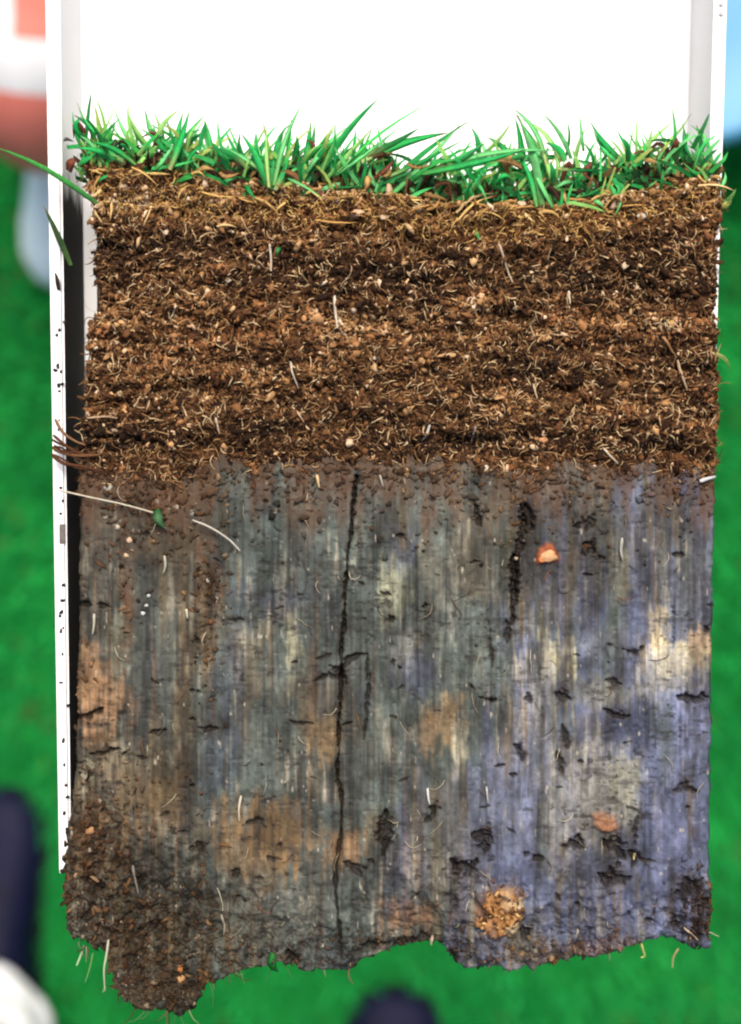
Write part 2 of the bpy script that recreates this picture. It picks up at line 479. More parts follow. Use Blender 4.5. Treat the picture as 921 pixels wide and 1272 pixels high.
def crack(pts, w, depth, seed, dark=(24, 20, 17), rag=.9):
    """open crack along a polyline: lowers the surface and darkens its colour."""
    p = np.array(pts, float)
    pad = w * 3 + 6
    sl = sub(p[:, 0].min() - pad, p[:, 0].max() + pad, p[:, 1].min() - pad, p[:, 1].max() + pad)
    X, Y = GX[sl], GY[sl]
    if X.size == 0: return
    X = X + (fbm(X, Y, 9, 14, seed, 3) - .5) * 5; Y2 = Y + (fbm(X, Y, 12, 9, seed + 5, 3) - .5) * 5
    dm = np.full(X.shape, 1e9); tt = np.zeros(X.shape); ns = len(p) - 1
    for i, (a, b) in enumerate(zip(p[:-1], p[1:])):
        ab = b - a; t = np.clip(((X - a[0]) * ab[0] + (Y2 - a[1]) * ab[1]) / (ab @ ab + 1e-9), 0, 1)
        dd = np.hypot(X - a[0] - t * ab[0], Y2 - a[1] - t * ab[1])
        tt = np.where(dd < dm, (i + t) / ns, tt); dm = np.minimum(dm, dd)
    ww = w * (1 + rag * (fbm(X, Y, 14, 18, seed + 9, 3) - .5) * 2)
    if len(p) < 6: ww = ww * (.3 + .8 * np.sin(np.pi * np.clip(tt, 0, 1)))      # closes towards its ends
    ww = np.maximum(ww, 0.01)
    rg = (fbm(GX[sl], Y, 5, 4, seed + 21, 3) - .5)
    q = dm / ww + rg * (1.2 if depth > .002 and len(pts) > 6 else 1.9)
    m = sstep(1.15, .15, q)
    Z[sl] -= m * depth
    C[sl] = blend(C[sl], (52, 44, 36), sstep(2.3, .9, q + rg * 2.2) * .5)
    C[sl] = blend(C[sl], dark, m * .75)


CRACKS = [
    ([(444, 588), (438, 640), (432, 690), (428, 760), (424, 810), (424, 860), (421, 920), (420, 965)], 2.4, .006),
    ([(420, 960), (425, 1000), (424, 1040), (418, 1080), (416, 1110), (422, 1150), (424, 1190)], 2.2, .004),
    ([(456, 812), (459, 850), (456, 885), (452, 920)], 2.6, .003),
    ([(388, 846), (408, 838), (424, 842)], 3.4, .004), ([(424, 842), (432, 818), (456, 812)], 3.4, .004), ([(410, 828), (424, 836), (432, 850)], 4.6, .005),
    ([(428, 1070), (442, 1078), (448, 1090)], 7, .004), ([(392, 820), (412, 812)], 2.4, .002),
    ([(646, 625), (652, 650), (642, 690), (640, 735), (636, 775)], 4.5, .005), ([(640, 690), (641, 740)], 6, .005), ([(590, 625), (598, 655)], 5, .004),
    ([(652, 626), (660, 655)], 8, .006), ([(608, 770), (612, 830)], 2.4, .002),
    ([(726, 676), (738, 684)], 9, .005), ([(715, 652), (735, 645), (728, 660)], 5, .003), ([(836, 688), (850, 690)], 4, .003),
    ([(480, 1006), (480, 1030), (477, 1062)], 7, .007), ([(535, 1002), (546, 1004)], 9, .006), ([(540, 1010), (530, 1022)], 4, .003),
    ([(588, 1038), (602, 1040), (604, 1060)], 7, .006), ([(566, 1074), (584, 1078), (592, 1068)], 8, .006), ([(560, 1066), (570, 1080)], 4, .004),
    ([(700, 1052), (716, 1048), (724, 1052)], 7, .006), ([(664, 1068), (674, 1064)], 6, .004), ([(750, 1046), (766, 1052), (776, 1066)], 8, .007),
    ([(782, 1058), (790, 1066), (786, 1078)], 6, .006), ([(744, 1088), (760, 1096), (784, 1092)], 8, .006), ([(758, 1078), (764, 1090)], 5, .004), ([(790, 1066), (814, 1070)], 2.6, .002),
    ([(794, 1010), (788, 1030), (790, 1050)], 3, .003), ([(838, 982), (852, 978), (866, 982)], 5, .004),
    ([(842, 865), (858, 868), (880, 866)], 5, .005), ([(775, 806), (792, 810), (800, 804)], 4.4, .004), ([(752, 846), (772, 850)], 3, .003),
    ([(750, 882), (768, 888), (782, 890)], 4, .004), ([(690, 862), (706, 868)], 8, .004), ([(604, 868), (614, 868)], 3, .003), ([(655, 862), (660, 872)], 3, .003),
    ([(700, 900), (706, 930)], 5, .003), ([(640, 925), (648, 930)], 5, .004), ([(694, 935), (700, 960)], 4, .003), ([(645, 930), (650, 945)], 3, .003),
    ([(92, 893), (108, 890), (116, 884)], 4, .005), ([(116, 884), (130, 878)], 4.4, .005), ([(114, 938), (132, 934), (148, 928)], 4, .005), ([(90, 950), (106, 946)], 3, .004),
    ([(98, 960), (106, 970), (112, 962), (108, 952)], 3.2, .005), ([(92, 752), (106, 750), (114, 752)], 4, .005), ([(120, 752), (136, 754)], 3, .004),
    ([(282, 770), (304, 770)], 2.6, .003), ([(185, 912), (206, 906)], 3.4, .004), ([(248, 904), (270, 906)], 3.4, .004), ([(244, 790), (246, 800)], 4, .003),
    ([(360, 896), (388, 900)], 3.2, .003), ([(484, 765), (488, 774)], 4, .004), ([(488, 818), (490, 828)], 3, .003), ([(596, 866), (616, 870)], 2.4, .003),
    ([(245, 1046), (250, 1056)], 11, .005), ([(305, 1024), (322, 1020), (330, 1030)], 4, .003), ([(330, 1064), (350, 1068)], 3, .002), ([(290, 1082), (298, 1086)], 6, .004),
    ([(358, 1184), (368, 1194)], 11, .007), ([(560, 1180), (566, 1196)], 5, .005), ([(648, 1156), (656, 1164)], 8, .006), ([(840, 1110), (856, 1098), (872, 1092)], 7, .005),
    ([(838, 1138), (842, 1150)], 6, .005), ([(870, 1112), (880, 1118)], 6, .005), ([(876, 1150), (880, 1160)], 5, .004), ([(690, 1110), (696, 1120)], 4, .003),
    ([(630, 770), (632, 800)], 2.5, .003), ([(876, 778), (884, 784)], 4, .004), ([(780, 1132), (782, 1140)], 3, .003), ([(818, 1118), (812, 1140)], 2, .002),
    ([(440, 1182), (470, 1172), (520, 1166), (550, 1160)], 5, .004), ([(100, 1090), (130, 1100)], 6, .004), ([(180, 1150), (210, 1146)], 6, .004), ([(120, 1150), (150, 1160)], 7, .005),
    # undercut line of the brown layer, its shadow laid into the colour too
    ([(505, 552), (540, 546), (575, 548), (618, 546)], 6.5, .006), ([(120, 542), (160, 546), (205, 552)], 6, .005), ([(640, 538), (660, 544), (715, 540)], 3.5, .004),
    ([(620, 572), (650, 568), (668, 566)], 3.5, .004), ([(225, 552), (250, 548)], 5, .004), ([(790, 556), (850, 560)], 4, .004), ([(270, 552), (300, 560)], 4, .003),
    ([(340, 560), (400, 556)], 3.5, .003), ([(118, 312), (165, 308)], 6, .005), ([(360, 326), (420, 330)], 4, .003), ([(470, 346), (560, 354)], 5, .003), ([(730, 352), (800, 348)], 5, .003),
]
for k, (pts, w, dep) in enumerate(CRACKS):
    crack(pts, w * (1 if k < 2 else 1.1), dep * (.6 if k < 2 else .38), 600 + k * 13)
# small random horizontal tears and pits in the clay
for k in range(80):
    x = rng.uniform(95, 880); y = rng.uniform(620, 1180); L = rng.uniform(3, 15); a = rng.normal(0, .35)
    crack([(x, y), (x + L * math.cos(a), y + L * math.sin(a))], rng.uniform(1.4, 2.6), rng.uniform(.0006, .0015), 2000 + k * 11)
# clods standing proud: orange one near the foot, stone bed, dark one at the right corner
for (bx, by, rx, ry, hh, sd) in ((620, 1128, 36, 34, .0035, 31), (866, 1126, 26, 44, .003, 32), (750, 1022, 20, 14, .0015, 33), (126, 890, 30, 60, .001, 34), (682, 690, 16, 14, .001, 35)):
    sl = sub(bx - 2 * rx, bx + 2 * rx, by - 2 * ry, by + 2 * ry)
    X, Y = GX[sl], GY[sl]
    r = np.hypot((X - bx) / rx, (Y - by) / ry) + (fbm(X, Y, 14, 14, 3000 + sd, 3) - .5) * .9
    m = sstep(1.1, .6, r)
    Z[sl] += m * hh * (.4 + fbm(X, Y, 10, 10, 3100 + sd, 3))
    if sd == 31:
        q = fbm(X, Y, 9, 8, 3200, 3)
        cc = blend(np.broadcast_to(lin((164, 118, 70)), X.shape + (3,)), (84, 52, 28), sstep(.42, .60, q))
        cc = blend(cc, (206, 186, 150), sstep(.5, .7, fbm(X, Y, 16, 16, 3201, 2)) * sstep(615, 645, X))
        C[sl] = C[sl] * (1 - m[..., None]) + cc * m[..., None]
    if sd == 33: C[sl] = blend(C[sl], (150, 104, 72), m * .8)
    if sd == 35: C[sl] = blend(C[sl], (160, 84, 44), m * .8)
# rounded, crumbling outer edges
Z = Z - sstep(9, 0, dist) ** 2 * 0.0035

XW = (GX - 460.5) * S
YW = (636 - GY) * S


def grid_part(name, mask, parent, mat):
    """triangulated sheet of the masked cells with a skirt down its outline."""
    idx = np.arange(GX.size).reshape(GX.shape)
    cm = mask[:-1, :-1] & mask[1:, :-1] & mask[:-1, 1:] & mask[1:, 1:]
    q = np.stack([idx[:-1, :-1], idx[1:, :-1], idx[1:, 1:], idx[:-1, 1:]], -1)[cm]
    e = np.concatenate([q[:, [0, 1]], q[:, [1, 2]], q[:, [2, 3]], q[:, [3, 0]]])
    key = np.minimum(e[:, 0], e[:, 1]).astype(np.int64) * GX.size + np.maximum(e[:, 0], e[:, 1])
    _, inv, cnt = np.unique(key, return_inverse=True, return_counts=True)
    be = e[cnt[inv] == 1]
    V = np.stack([XW.ravel(), YW.ravel(), ZF + Z.ravel()], 1)
    CC = C.reshape(-1, 3)
    low = np.unique(be)
    n0 = len(V)
    mp = np.full(n0, -1); mp[low] = n0 + np.arange(len(low))
    V2 = V[low].copy()
    cx, cy = 480 - 460.5, 0
    V2[:, 0] += np.sign(-V2[:, 0]) * 0.0015 * (np.abs(V2[:, 0]) > .075)
    V2[:, 2] = ZF - 0.011
    sk = np.stack([be[:, 1], be[:, 0], mp[be[:, 0]], mp[be[:, 1]]], 1)
    V = np.concatenate([V, V2]); CC = np.concatenate([CC, CC[low] * .8]); F = np.concatenate([q, sk])
    used = np.unique(F); rm = np.full(len(V), -1); rm[used] = np.arange(len(used))
    return link(name, np_mesh(name, V[used], rm[F], CC[used]), parent, mat)


m_clay = mat_attr('moist_clay', 0.58, 0.18, 0.15, 1500, bump=0.05)
m_soil = mat_attr('brown_soil', 0.92, 0.12, 0.22, 2200, bump=0.3)
slab = tag(bpy.data.objects.new('soil_slab', None), 'cut slab of turf, brown topsoil and grey clay lying in the white tray', 'soil sample')
COL.objects.link(slab)
topsoil = grid_part('topsoil_layer', inside & brown, slab, m_soil)
topsoil['label'] = 'crumbly dark brown fibrous upper layer'
clay = grid_part('clay_layer', inside & ~brown, slab, m_clay)
clay['label'] = 'blue grey smeared clay layer with a vertical crack'
# the body of the slab behind the cut face, inside the channel and out over its end
m_core = mat_plain('soil_core', lin((60, 46, 34)), .95, .1, .3, 300, bump=.4)
ring = [(112, 225), (300, 240), (560, 262), (860, 240), (872, 600), (862, 1060), (858, 1160), (700, 1180), (560, 1180), (470, 1170), (430, 1195), (270, 1205), (235, 1250), (160, 1245), (100, 1160), (104, 1060), (108, 700), (112, 420)]
bm = loft([[(P(x, y, 0).x, P(x, y, 0).y, ZF + z) for x, y in ring] for z in (PLATE_Z + .0005, -.02, -.009)])
link('slab_core', bm_mesh('slab_core', bm), slab, m_core)


def height_at(px, py):
    i = np.clip(((np.asarray(px) - gx[0]) / STEP).round().astype(int), 0, len(gx) - 1)
    j = np.clip(((np.asarray(py) - gy[0]) / STEP).round().astype(int), 0, len(gy) - 1)
    return Z[j, i], inside[j, i], C[j, i]


# ---------------------------------------------------------------- crumbs and fibres (too many and too small to count)
def ico(sub_):
    bm = bmesh.new(); bmesh.ops.create_icosphere(bm, subdivisions=sub_, radius=1)
    bm.verts.ensure_lookup_table()
    v = np.array([x.co[:] for x in bm.verts]); f = np.array([[a.index for a in p.verts] for p in bm.faces]); bm.free()
    return v, f


PAL = np.array([lin(c) for c in [(44, 31, 21), (76, 53, 35), (106, 75, 48), (140, 100, 63), (174, 131, 84), (208, 170, 118), (234, 214, 180)]])


def crumb_mesh(name, px, py, rad, colr, sub_=1, lift=.35, flat=.75, jit=.3):
    bv, bf = ico(sub_)
    n = len(px); k = len(bv)
    hz, ins, _ = height_at(px, py)
    px, py, rad, colr, hz = px[ins], py[ins], rad[ins], colr[ins], hz[ins]
    n = len(px)
    ang = rng.uniform(0, 2 * np.pi, (n, 3))
    v = np.broadcast_to(bv, (n, k, 3)) * (1 + rng.normal(0, jit, (n, k, 1))) + rng.normal(0, jit * .5, (n, k, 3))
    v = v * np.stack([rng.uniform(.7, 2.2, n), rng.uniform(.5, 1.1, n), rng.uniform(.4, 1.0, n) * flat], 1)[:, None]
    def rot(v, a, i, j):
        c, s = np.cos(a)[:, None], np.sin(a)[:, None]
        w = v.copy(); w[..., i] = v[..., i] * c - v[..., j] * s; w[..., j] = v[..., i] * s + v[..., j] * c
        return w
    v = rot(v, ang[:, 0] * .12, 1, 2); v = rot(v, ang[:, 1] * .12, 0, 2); v = rot(v, ang[:, 2], 0, 1)
    r = rad * S
    v = v * r[:, None, None]
    v[..., 0] += ((px - 460.5) * S)[:, None]; v[..., 1] += ((636 - py) * S)[:, None]; v[..., 2] += (ZF + hz + r * lift)[:, None]
    f = (np.arange(n) * k)[:, None, None] + bf[None]
    c = np.repeat(colr, k, 0) * rng.uniform(.8, 1.2, (n * k, 1))
    return np_mesh(name, v.reshape(-1, 3), f.reshape(-1, 3), c, smooth=False)


PATCH = [(455, 408, 45, 18, 1.8), (590, 376, 28, 14, 1.8), (320, 466, 26, 14, 1.8), (400, 396, 26, 14, 1.2), (145, 380, 40, 22, 1.2), (280, 340, 30, 16, 1.0), (830, 402, 40, 16, 1.6), (770, 398, 26, 14, 1.2), (640, 505, 50, 14, 1.2), (790, 506, 50, 10, 1.6),
         (480, 345, 110, 16, -1.6), (370, 332, 60, 11, -1.4), (145, 310, 40, 16, -1.8), (770, 340, 100, 20, -1.5), (560, 548, 70, 12, -1.8), (150, 545, 60, 12, -1.8), (620, 462, 60, 22, -1.4), (340, 446, 50, 14, -1.4), (700, 455, 60, 26, -1.3), (850, 452, 40, 26, -1.5), (220, 300, 60, 20, -1.0), (310, 535, 60, 14, -1.0), (700, 545, 70, 12, -1.4), (480, 505, 60, 18, -.8), (850, 545, 40, 14, -1.0), (160, 245, 40, 14, 1.0), (600, 268, 60, 10, 1.4), (440, 244, 80, 10, 1.2)]  # dark patches along the undercut deepen its shadow by colour


def soil_colour(px, py):
    """mean tone index by depth band + scatter."""
    t = np.interp(py, [200, 235, 262, 285, 320, 350, 372, 400, 440, 480, 520, 540, 556, 575, 600, 700], [3.0, 5.0, 4.5, 2.7, 1.7, 1.3, 2.2, 3.0, 2.6, 2.2, 2.0, 1.4, .9, 2.0, 1.9, 1.8])  # the dark dip just above the clay holds the undercut's painted shadow
    t = t + (fbm(px, py, 120, 22, 701, 3) - .5) * 2.4 + (fbm(px, py, 24, 16, 702, 3) - .5) * 3.6
    for (a, b, rx, ry, k) in PATCH:
        t = t + 1.35 * k * np.exp(-((px - a) / rx) ** 2 - ((py - b) / ry) ** 2)
    t = t - .4 + (fbm(px, py, 11, 9, 705, 2) - .5) * 2.0 + rng.normal(0, .95, len(px))
    hi = rng.random(len(px)) < .05
    t = np.where(hi, rng.uniform(4.6, 6, len(px)), t)
    t = np.clip(t, 0, 6)
    i = np.floor(t).astype(int); i = np.minimum(i, 5); fr = (t - i)[:, None]
    c = PAL[i] * (1 - fr) + PAL[i + 1] * fr
    red = sstep(.5, .7, fbm(px, py, 50, 30, 703, 2))[:, None] * .5 + sstep(540, 600, py)[:, None] * .35
    c = c * (1 + (red + .2) * np.array([.14, -.08, -.10])) * .88
    return c


def soil_pts(n):
    px = rng.uniform(98, 898, n); py = rng.uniform(205, 640, n)
    keep = py < bound_y(px) + np.abs(rng.normal(0, 7, n)) - 3
    return px[keep], py[keep]


px, py = soil_pts(34000)
tag(link('crumb_mass', crumb_mesh('crumb_mass', px, py, rng.gamma(2.4, .5, len(px)) + .5, soil_colour(px, py)), topsoil, m_soil), kind='stuff')
px, py = soil_pts(700)
tag(link('clod_mass', crumb_mesh('clod_mass', px, py, rng.uniform(3, 6, len(px)), soil_colour(px, py) * .85, 2, .05, .6, .16), topsoil, m_soil), kind='stuff')


def fibre_mesh(name, n, region, lmin, lmax, wmin, wmax, tones, lift=1.2, seg=5, ang_sd=None, zl=.0012):
    px, py = region(n)
    _, ins, _ = height_at(px, py); px, py = px[ins], py[ins]
    n = len(px)
    L = rng.uniform(lmin, lmax, n); a = rng.uniform(0, 2 * np.pi, n) if ang_sd is None else rng.normal(np.pi / 2, ang_sd, n)
    kap = rng.normal(0, 1.4, n) / L
    V = []; w = rng.uniform(wmin, wmax, n)
    arch = rng.uniform(-.3, 1.0, n) * zl
    for s in range(seg + 1):
        t = s / seg
        aa = a + kap * L * t + rng.normal(0, .12, n)
        h, _, _ = height_at(px, py)
        rr = w * S * (1 - .6 * t) * (.65 if s in (0,) else 1)
        cx, cy, cz = (px - 460.5) * S, (636 - py) * S, ZF + h + rr * lift + arch * math.sin(math.pi * t)
        for q in range(3):
            th = 2 * math.pi * q / 3 + .5
            ox = -np.sin(aa) * np.cos(th); oy = -np.cos(aa) * np.cos(th)
            V.append(np.stack([cx + ox * rr, cy + oy * rr, cz + math.sin(th) * rr], 1))
        px = px + np.cos(aa) * L / seg; py = py + np.sin(aa) * L / seg
    V = np.stack(V, 1); k = V.shape[1]
    F = []
    for s in range(seg):
        for q in range(3):
            F.append((s * 3 + q, s * 3 + (q + 1) % 3, s * 3 + 3 + (q + 1) % 3, s * 3 + 3 + q))
    F = (np.arange(n) * k)[:, None, None] + np.array(F)[None]
    T = np.array([lin(c) for c in tones])[rng.integers(0, len(tones), n)]
    T = T * rng.uniform(.75, 1.2, (n, 1))
    return np_mesh(name, V.reshape(-1, 3), F.reshape(-1, 4), np.repeat(T, k, 0))


tag(link('fibre_mass', fibre_mesh('fibre_mass', 16000, soil_pts, 5, 22, .4, 1.2, [(56, 38, 25), (84, 59, 38), (112, 80, 50), (138, 103, 66), (170, 134, 92), (206, 178, 136)]), topsoil, m_soil), kind='stuff')


def thatch_pts(n):
    px = rng.uniform(100, 896, n); py = interp(TURF, px) + rng.uniform(-8, 48, n) ** 1.0
    return px, py


tag(link('thatch_mass', fibre_mesh('thatch_mass', 3400, thatch_pts, 7, 22, .4, 1.3, [(120, 82, 44), (196, 156, 92), (216, 178, 110), (160, 116, 66), (92, 58, 34)], 1.6, zl=.002), topsoil, m_soil), kind='stuff')


# crumbs strayed over the clay, the crumbling foot and left corner
def stray(n):
    px = rng.uniform(92, 886, n); py = 582 + rng.gamma(1.0, 26, n)
    return px, py


ex, ey, er = [], [], []
px, py = stray(1300); ex.append(px); ey.append(py); er.append(rng.gamma(3, .55, len(px)) + .6)
for (cx_, cy_, sx_, sy_, n_) in ((205, 640, 26, 30, 150), (262, 720, 14, 36, 90), (256, 800, 10, 50, 80), (160, 690, 26, 40, 70), (120, 1060, 22, 40, 330), (175, 1130, 60, 34, 420), (200, 1205, 40, 40, 700), (110, 1150, 20, 20, 160), (270, 1180, 60, 26, 260), (500, 1168, 50, 10, 180), (620, 1128, 18, 16, 130), (866, 1126, 14, 26, 170), (720, 1182, 70, 10, 240), (860, 1172, 20, 8, 90), (98, 870, 10, 60, 70), (130, 1000, 24, 24, 120), (600, 1190, 60, 10, 120), (210, 990, 30, 40, 60), (390, 1190, 60, 12, 140), (150, 1235, 30, 22, 260), (230, 1240, 26, 20, 200), (95, 1120, 14, 36, 160)):
    ex.append(rng.normal(cx_, sx_, n_)); ey.append(rng.normal(cy_, sy_, n_)); er.append(rng.gamma(3, .5, n_) + .6)
px, py, rr = np.concatenate(ex), np.concatenate(ey), np.concatenate(er)
hz, ins, under = height_at(px, py)
cc = soil_colour(px, np.full_like(px, 500.0)) * .85
orange = np.hypot((px - 620) / 34, (py - 1128) / 32) < 1
cc = np.where(orange[:, None], PAL[rng.integers(1, 6, len(px))], cc)
half = rng.uniform(.2, 1, (len(px), 1))
cc = np.where(~orange[:, None], under * .95 * half + cc * .6 * (1 - half), cc)
tag(link('stray_crumb_mass', crumb_mesh('stray_crumb_mass', px, py, rr, cc, 1, .2), clay, m_soil), kind='stuff')


def clay_pts(n): return rng.uniform(92, 884, n), rng.uniform(600, 1200, n)


tag(link('rootlet_mass', fibre_mesh('rootlet_mass', 220, clay_pts, 8, 30, .35, .9, [(90, 80, 66), (150, 140, 118), (186, 176, 150), (62, 52, 42), (120, 80, 52)], 1.0, ang_sd=.5), clay, m_soil), kind='stuff')


# ---------------------------------------------------------------- single roots, pebbles, straws told apart in the face
def tube(name, pts, r, col, parent, mat, sides=5, z=None, taper=.5, col2=None, closed_tip=True):
    """smooth tube through picture points lying on the face (or at offset z)."""
    p = np.array(pts, float)
    t = np.linspace(0, 1, max(7, 3 * len(p)))
    s = np.linspace(0, 1, len(p))
    xs, ys = np.interp(t, s, p[:, 0]), np.interp(t, s, p[:, 1])
    if len(p) > 2:
        for _ in range(2):
            xs[1:-1] = (xs[:-2] + 2 * xs[1:-1] + xs[2:]) / 4; ys[1:-1] = (ys[:-2] + 2 * ys[1:-1] + ys[2:]) / 4
    if p.shape[1] > 2:
        zs = np.interp(t, s, p[:, 2])
    else:
        h, ins, _ = height_at(xs, ys)
        zs = np.where(ins, h, 0) + r * S * .8 + .0006
        zs = np.convolve(np.pad(zs, 1, 'edge'), [.25, .5, .25], 'valid')
    n = len(t)
    tx, ty = np.gradient(xs), np.gradient(ys); l = np.hypot(tx, ty) + 1e-9
    nxn, nyn = -ty / l, tx / l
    V = []; CC = []
    c0 = lin(col); c1 = lin(col2) if col2 is not None else c0
    for i in range(n):
        f = S * (D - zs[i]) / D if False else S
        rr = r * (1 - taper * t[i]) * (.6 if i in (0, n - 1) else 1)
        for q in range(sides):
            a = 2 * math.pi * q / sides
            V.append(((xs[i] + nxn[i] * rr * math.cos(a) - 460.5) * S, (636 - ys[i] - nyn[i] * rr * math.cos(a)) * S, ZF + zs[i] + rr * S * math.sin(a)))
            CC.append(c0 * (1 - t[i]) + c1 * t[i])
    F = [(i * sides + q, i * sides + (q + 1) % sides, (i + 1) * sides + (q + 1) % sides, (i + 1) * sides + q) for i in range(n - 1) for q in range(sides)]
    return link(name, np_mesh(name, V, F, np.array(CC)), parent, mat)


m_root = mat_attr('pale_root', .6, .3, .12, 900)
ROOT = [  # points, half-width, colour, parent
    ([(336, 305), (338, 325), (337, 348)], 1.9, (214, 200, 178), 0), ([(416, 368), (417, 390), (420, 410)], 2.4, (226, 210, 188), 0),
    ([(618, 306), (628, 328), (637, 354)], 2.0, (200, 180, 150), 0), ([(706, 362), (708, 378)], 2.0, (224, 206, 176), 0), ([(362, 450), (364, 464), (372, 484)], 1.7, (200, 190, 170), 0),
    ([(363, 505), (372, 515), (379, 526)], 1.8, (206, 176, 140), 0), ([(661, 478), (666, 496)], 1.8, (214, 190, 150), 0), ([(748, 556), (758, 568), (767, 576)], 1.9, (204, 186, 160), 0),
    ([(534, 528), (530, 540), (524, 548)], 2.0, (196, 188, 176), 0), ([(590, 530), (586, 548)], 1.8, (196, 182, 160), 0), ([(190, 258), (186, 275), (178, 290)], 1.4, (226, 190, 130), 0),
    ([(197, 262), (178, 256), (165, 258)], 1.3, (214, 186, 140), 0), ([(140, 252), (142, 268), (140, 276)], 2.2, (222, 184, 120), 0), ([(118, 262), (126, 274), (130, 280)], 2.0, (222, 190, 130), 0),
    ([(128, 238), (122, 246), (114, 252)], 3.0, (226, 196, 128), 0), ([(300, 270), (306, 284), (312, 292)], 1.4, (206, 172, 126), 0), ([(250, 300), (262, 290), (280, 296)], 1.2, (190, 160, 116), 0),
    ([(840, 448), (846, 470), (852, 486)], 2.2, (186, 160, 124), 0), ([(820, 420), (836, 440)], 2.6, (160, 118, 76), 0), ([(880, 440), (893, 448)], 1.6, (210, 190, 140), 0),
    ([(560, 372), (590, 384)], 1.6, (200, 160, 104), 0), ([(222, 382), (214, 396)], 1.8, (214, 196, 166), 0), ([(262, 362), (252, 378)], 1.4, (190, 160, 120), 0), ([(228, 505), (234, 520)], 1.6, (220, 190, 150), 0),
    ([(270, 520), (274, 540)], 2.0, (210, 190, 160), 0), ([(110, 520), (135, 518), (150, 521)], 1.6, (190, 160, 126), 0),
    ([(118, 762), (118, 776), (116, 788)], 2.2, (190, 184, 164), 1), ([(232, 756), (234, 768)], 2.4, (196, 188, 164), 1), ([(205, 690), (207, 702), (204, 712)], 2.4, (170, 168, 150), 1),
    ([(300, 988), (297, 1004), (298, 1020)], 2.0, (208, 200, 180), 1), ([(531, 978), (532, 990), (534, 998)], 2.0, (222, 220, 210), 1), ([(538, 1160), (536, 1172)], 2.0, (206, 190, 160), 1),
    ([(790, 1060), (789, 1070)], 2.2, (220, 200, 140), 1), ([(772, 668), (770, 684), (773, 696)], 2.4, (176, 174, 164), 1), ([(394, 590), (397, 606)], 2.6, (220, 190, 140), 1), ([(472, 590), (476, 604)], 2.0, (170, 166, 150), 1),
    ([(276, 1134), (280, 1150), (278, 1162)], 1.8, (160, 150, 130), 1), ([(166, 1074), (168, 1092), (172, 1110)], 2.2, (130, 124, 112), 1), ([(848, 1150), (858, 1158), (866, 1166)], 1.8, (180, 160, 130), 1),
    ([(868, 598), (880, 594), (889, 592)], 3.2, (206, 206, 206), 1), ([(604, 976), (606, 996)], 1.8, (186, 184, 180), 1), ([(880, 1158), (893, 1162)], 1.2, (160, 170, 140), 1),
]
for pts, r, col, pr in ROOT:
    tube('root', pts, r, col, (topsoil, clay)[pr], m_root, col2=tuple(int(q * .85) for q in col))
# long pale thread crossing the left wall, in two visible stretches
tube('root', [(74, 609, .001), (88, 612, .001), (120, 619, .0028), (150, 625, .003), (176, 632, .0022), (196, 638, .0015)], 1.3, (196, 186, 164), clay, m_root, taper=.1)
tube('root', [(240, 646, .0015), (258, 652, .003), (276, 662, .0034), (290, 673, .0026), (299, 684, .0016)], 1.3, (196, 190, 176), clay, m_root, taper=.1)
# roots dangling from the foot
for pts, r, col in (
    ([(136, 1166, .001), (133, 1185, .0), (128, 1205, -.001), (127, 1238, -.004)], 2.0, (196, 196, 166)), ([(99, 1186, -.004), (95, 1196, -.005), (90, 1208, -.005)], 1.8, (190, 214, 170)),
    ([(112, 1190, -.004), (106, 1212, -.006), (98, 1234, -.008)], 1.4, (120, 170, 100)), ([(85, 1140, -.002), (84, 1156, -.004)], 2.2, (196, 200, 190)), ([(128, 1232, -.004), (122, 1243, -.006)], 1.6, (150, 186, 130)),
    ([(797, 1172, 0), (801, 1184, -.002), (806, 1194, -.004), (800, 1196, -.004)], 2.0, (206, 206, 120)), ([(843, 1178, 0), (839, 1194, -.003), (842, 1212, -.006)], 1.7, (206, 190, 130)),
    ([(757, 1180, 0), (761, 1200, -.004)], 1.5, (160, 170, 120)), ([(664, 1200, -.002), (668, 1218, -.006)], 1.2, (110, 150, 90)), ([(628, 1205, -.004), (628, 1222, -.006)], 1.2, (70, 150, 80)),
    ([(436, 1196, 0), (432, 1216, -.003), (438, 1232, -.006)], 1.6, (150, 120, 84)), ([(402, 1206, -.002), (404, 1222, -.005)], 1.3, (160, 176, 140)), ([(536, 1164, .001), (536, 1174, 0)], 2.0, (196, 180, 150)),
    ([(345, 1190, 0), (336, 1214, -.006), (326, 1232, -.008)], 1.3, (70, 140, 70)), ([(352, 1200, -.003), (362, 1230, -.008)], 1.0, (90, 150, 80)), ([(270, 1214, -.003), (262, 1236, -.006)], 1.0, (60, 120, 60)),
    ([(180, 1250, -.003), (176, 1268, -.006)], 1.0, (80, 130, 60)), ([(212, 1256, -.003), (220, 1270, -.006)], 1.2, (110, 120, 60))):
    tube('root', pts, r, col, clay, m_root)

for k in range(26):
    x = random.uniform(84, 300); y = float(interp(BOT, np.array([x]))[0]) - 6; L = random.uniform(12, 42); a = random.gauss(.1, .5)
    tube('root', [(x, y, -.001), (x - L * .5 * math.sin(a) + random.gauss(0, 3), y + L * .5, -.003), (x - L * math.sin(a), y + L * math.cos(a), -.006)], random.uniform(.6, 1.2), random.choice([(120, 100, 76), (84, 62, 46), (150, 170, 120), (90, 140, 80), (176, 166, 140)]), clay, m_root)


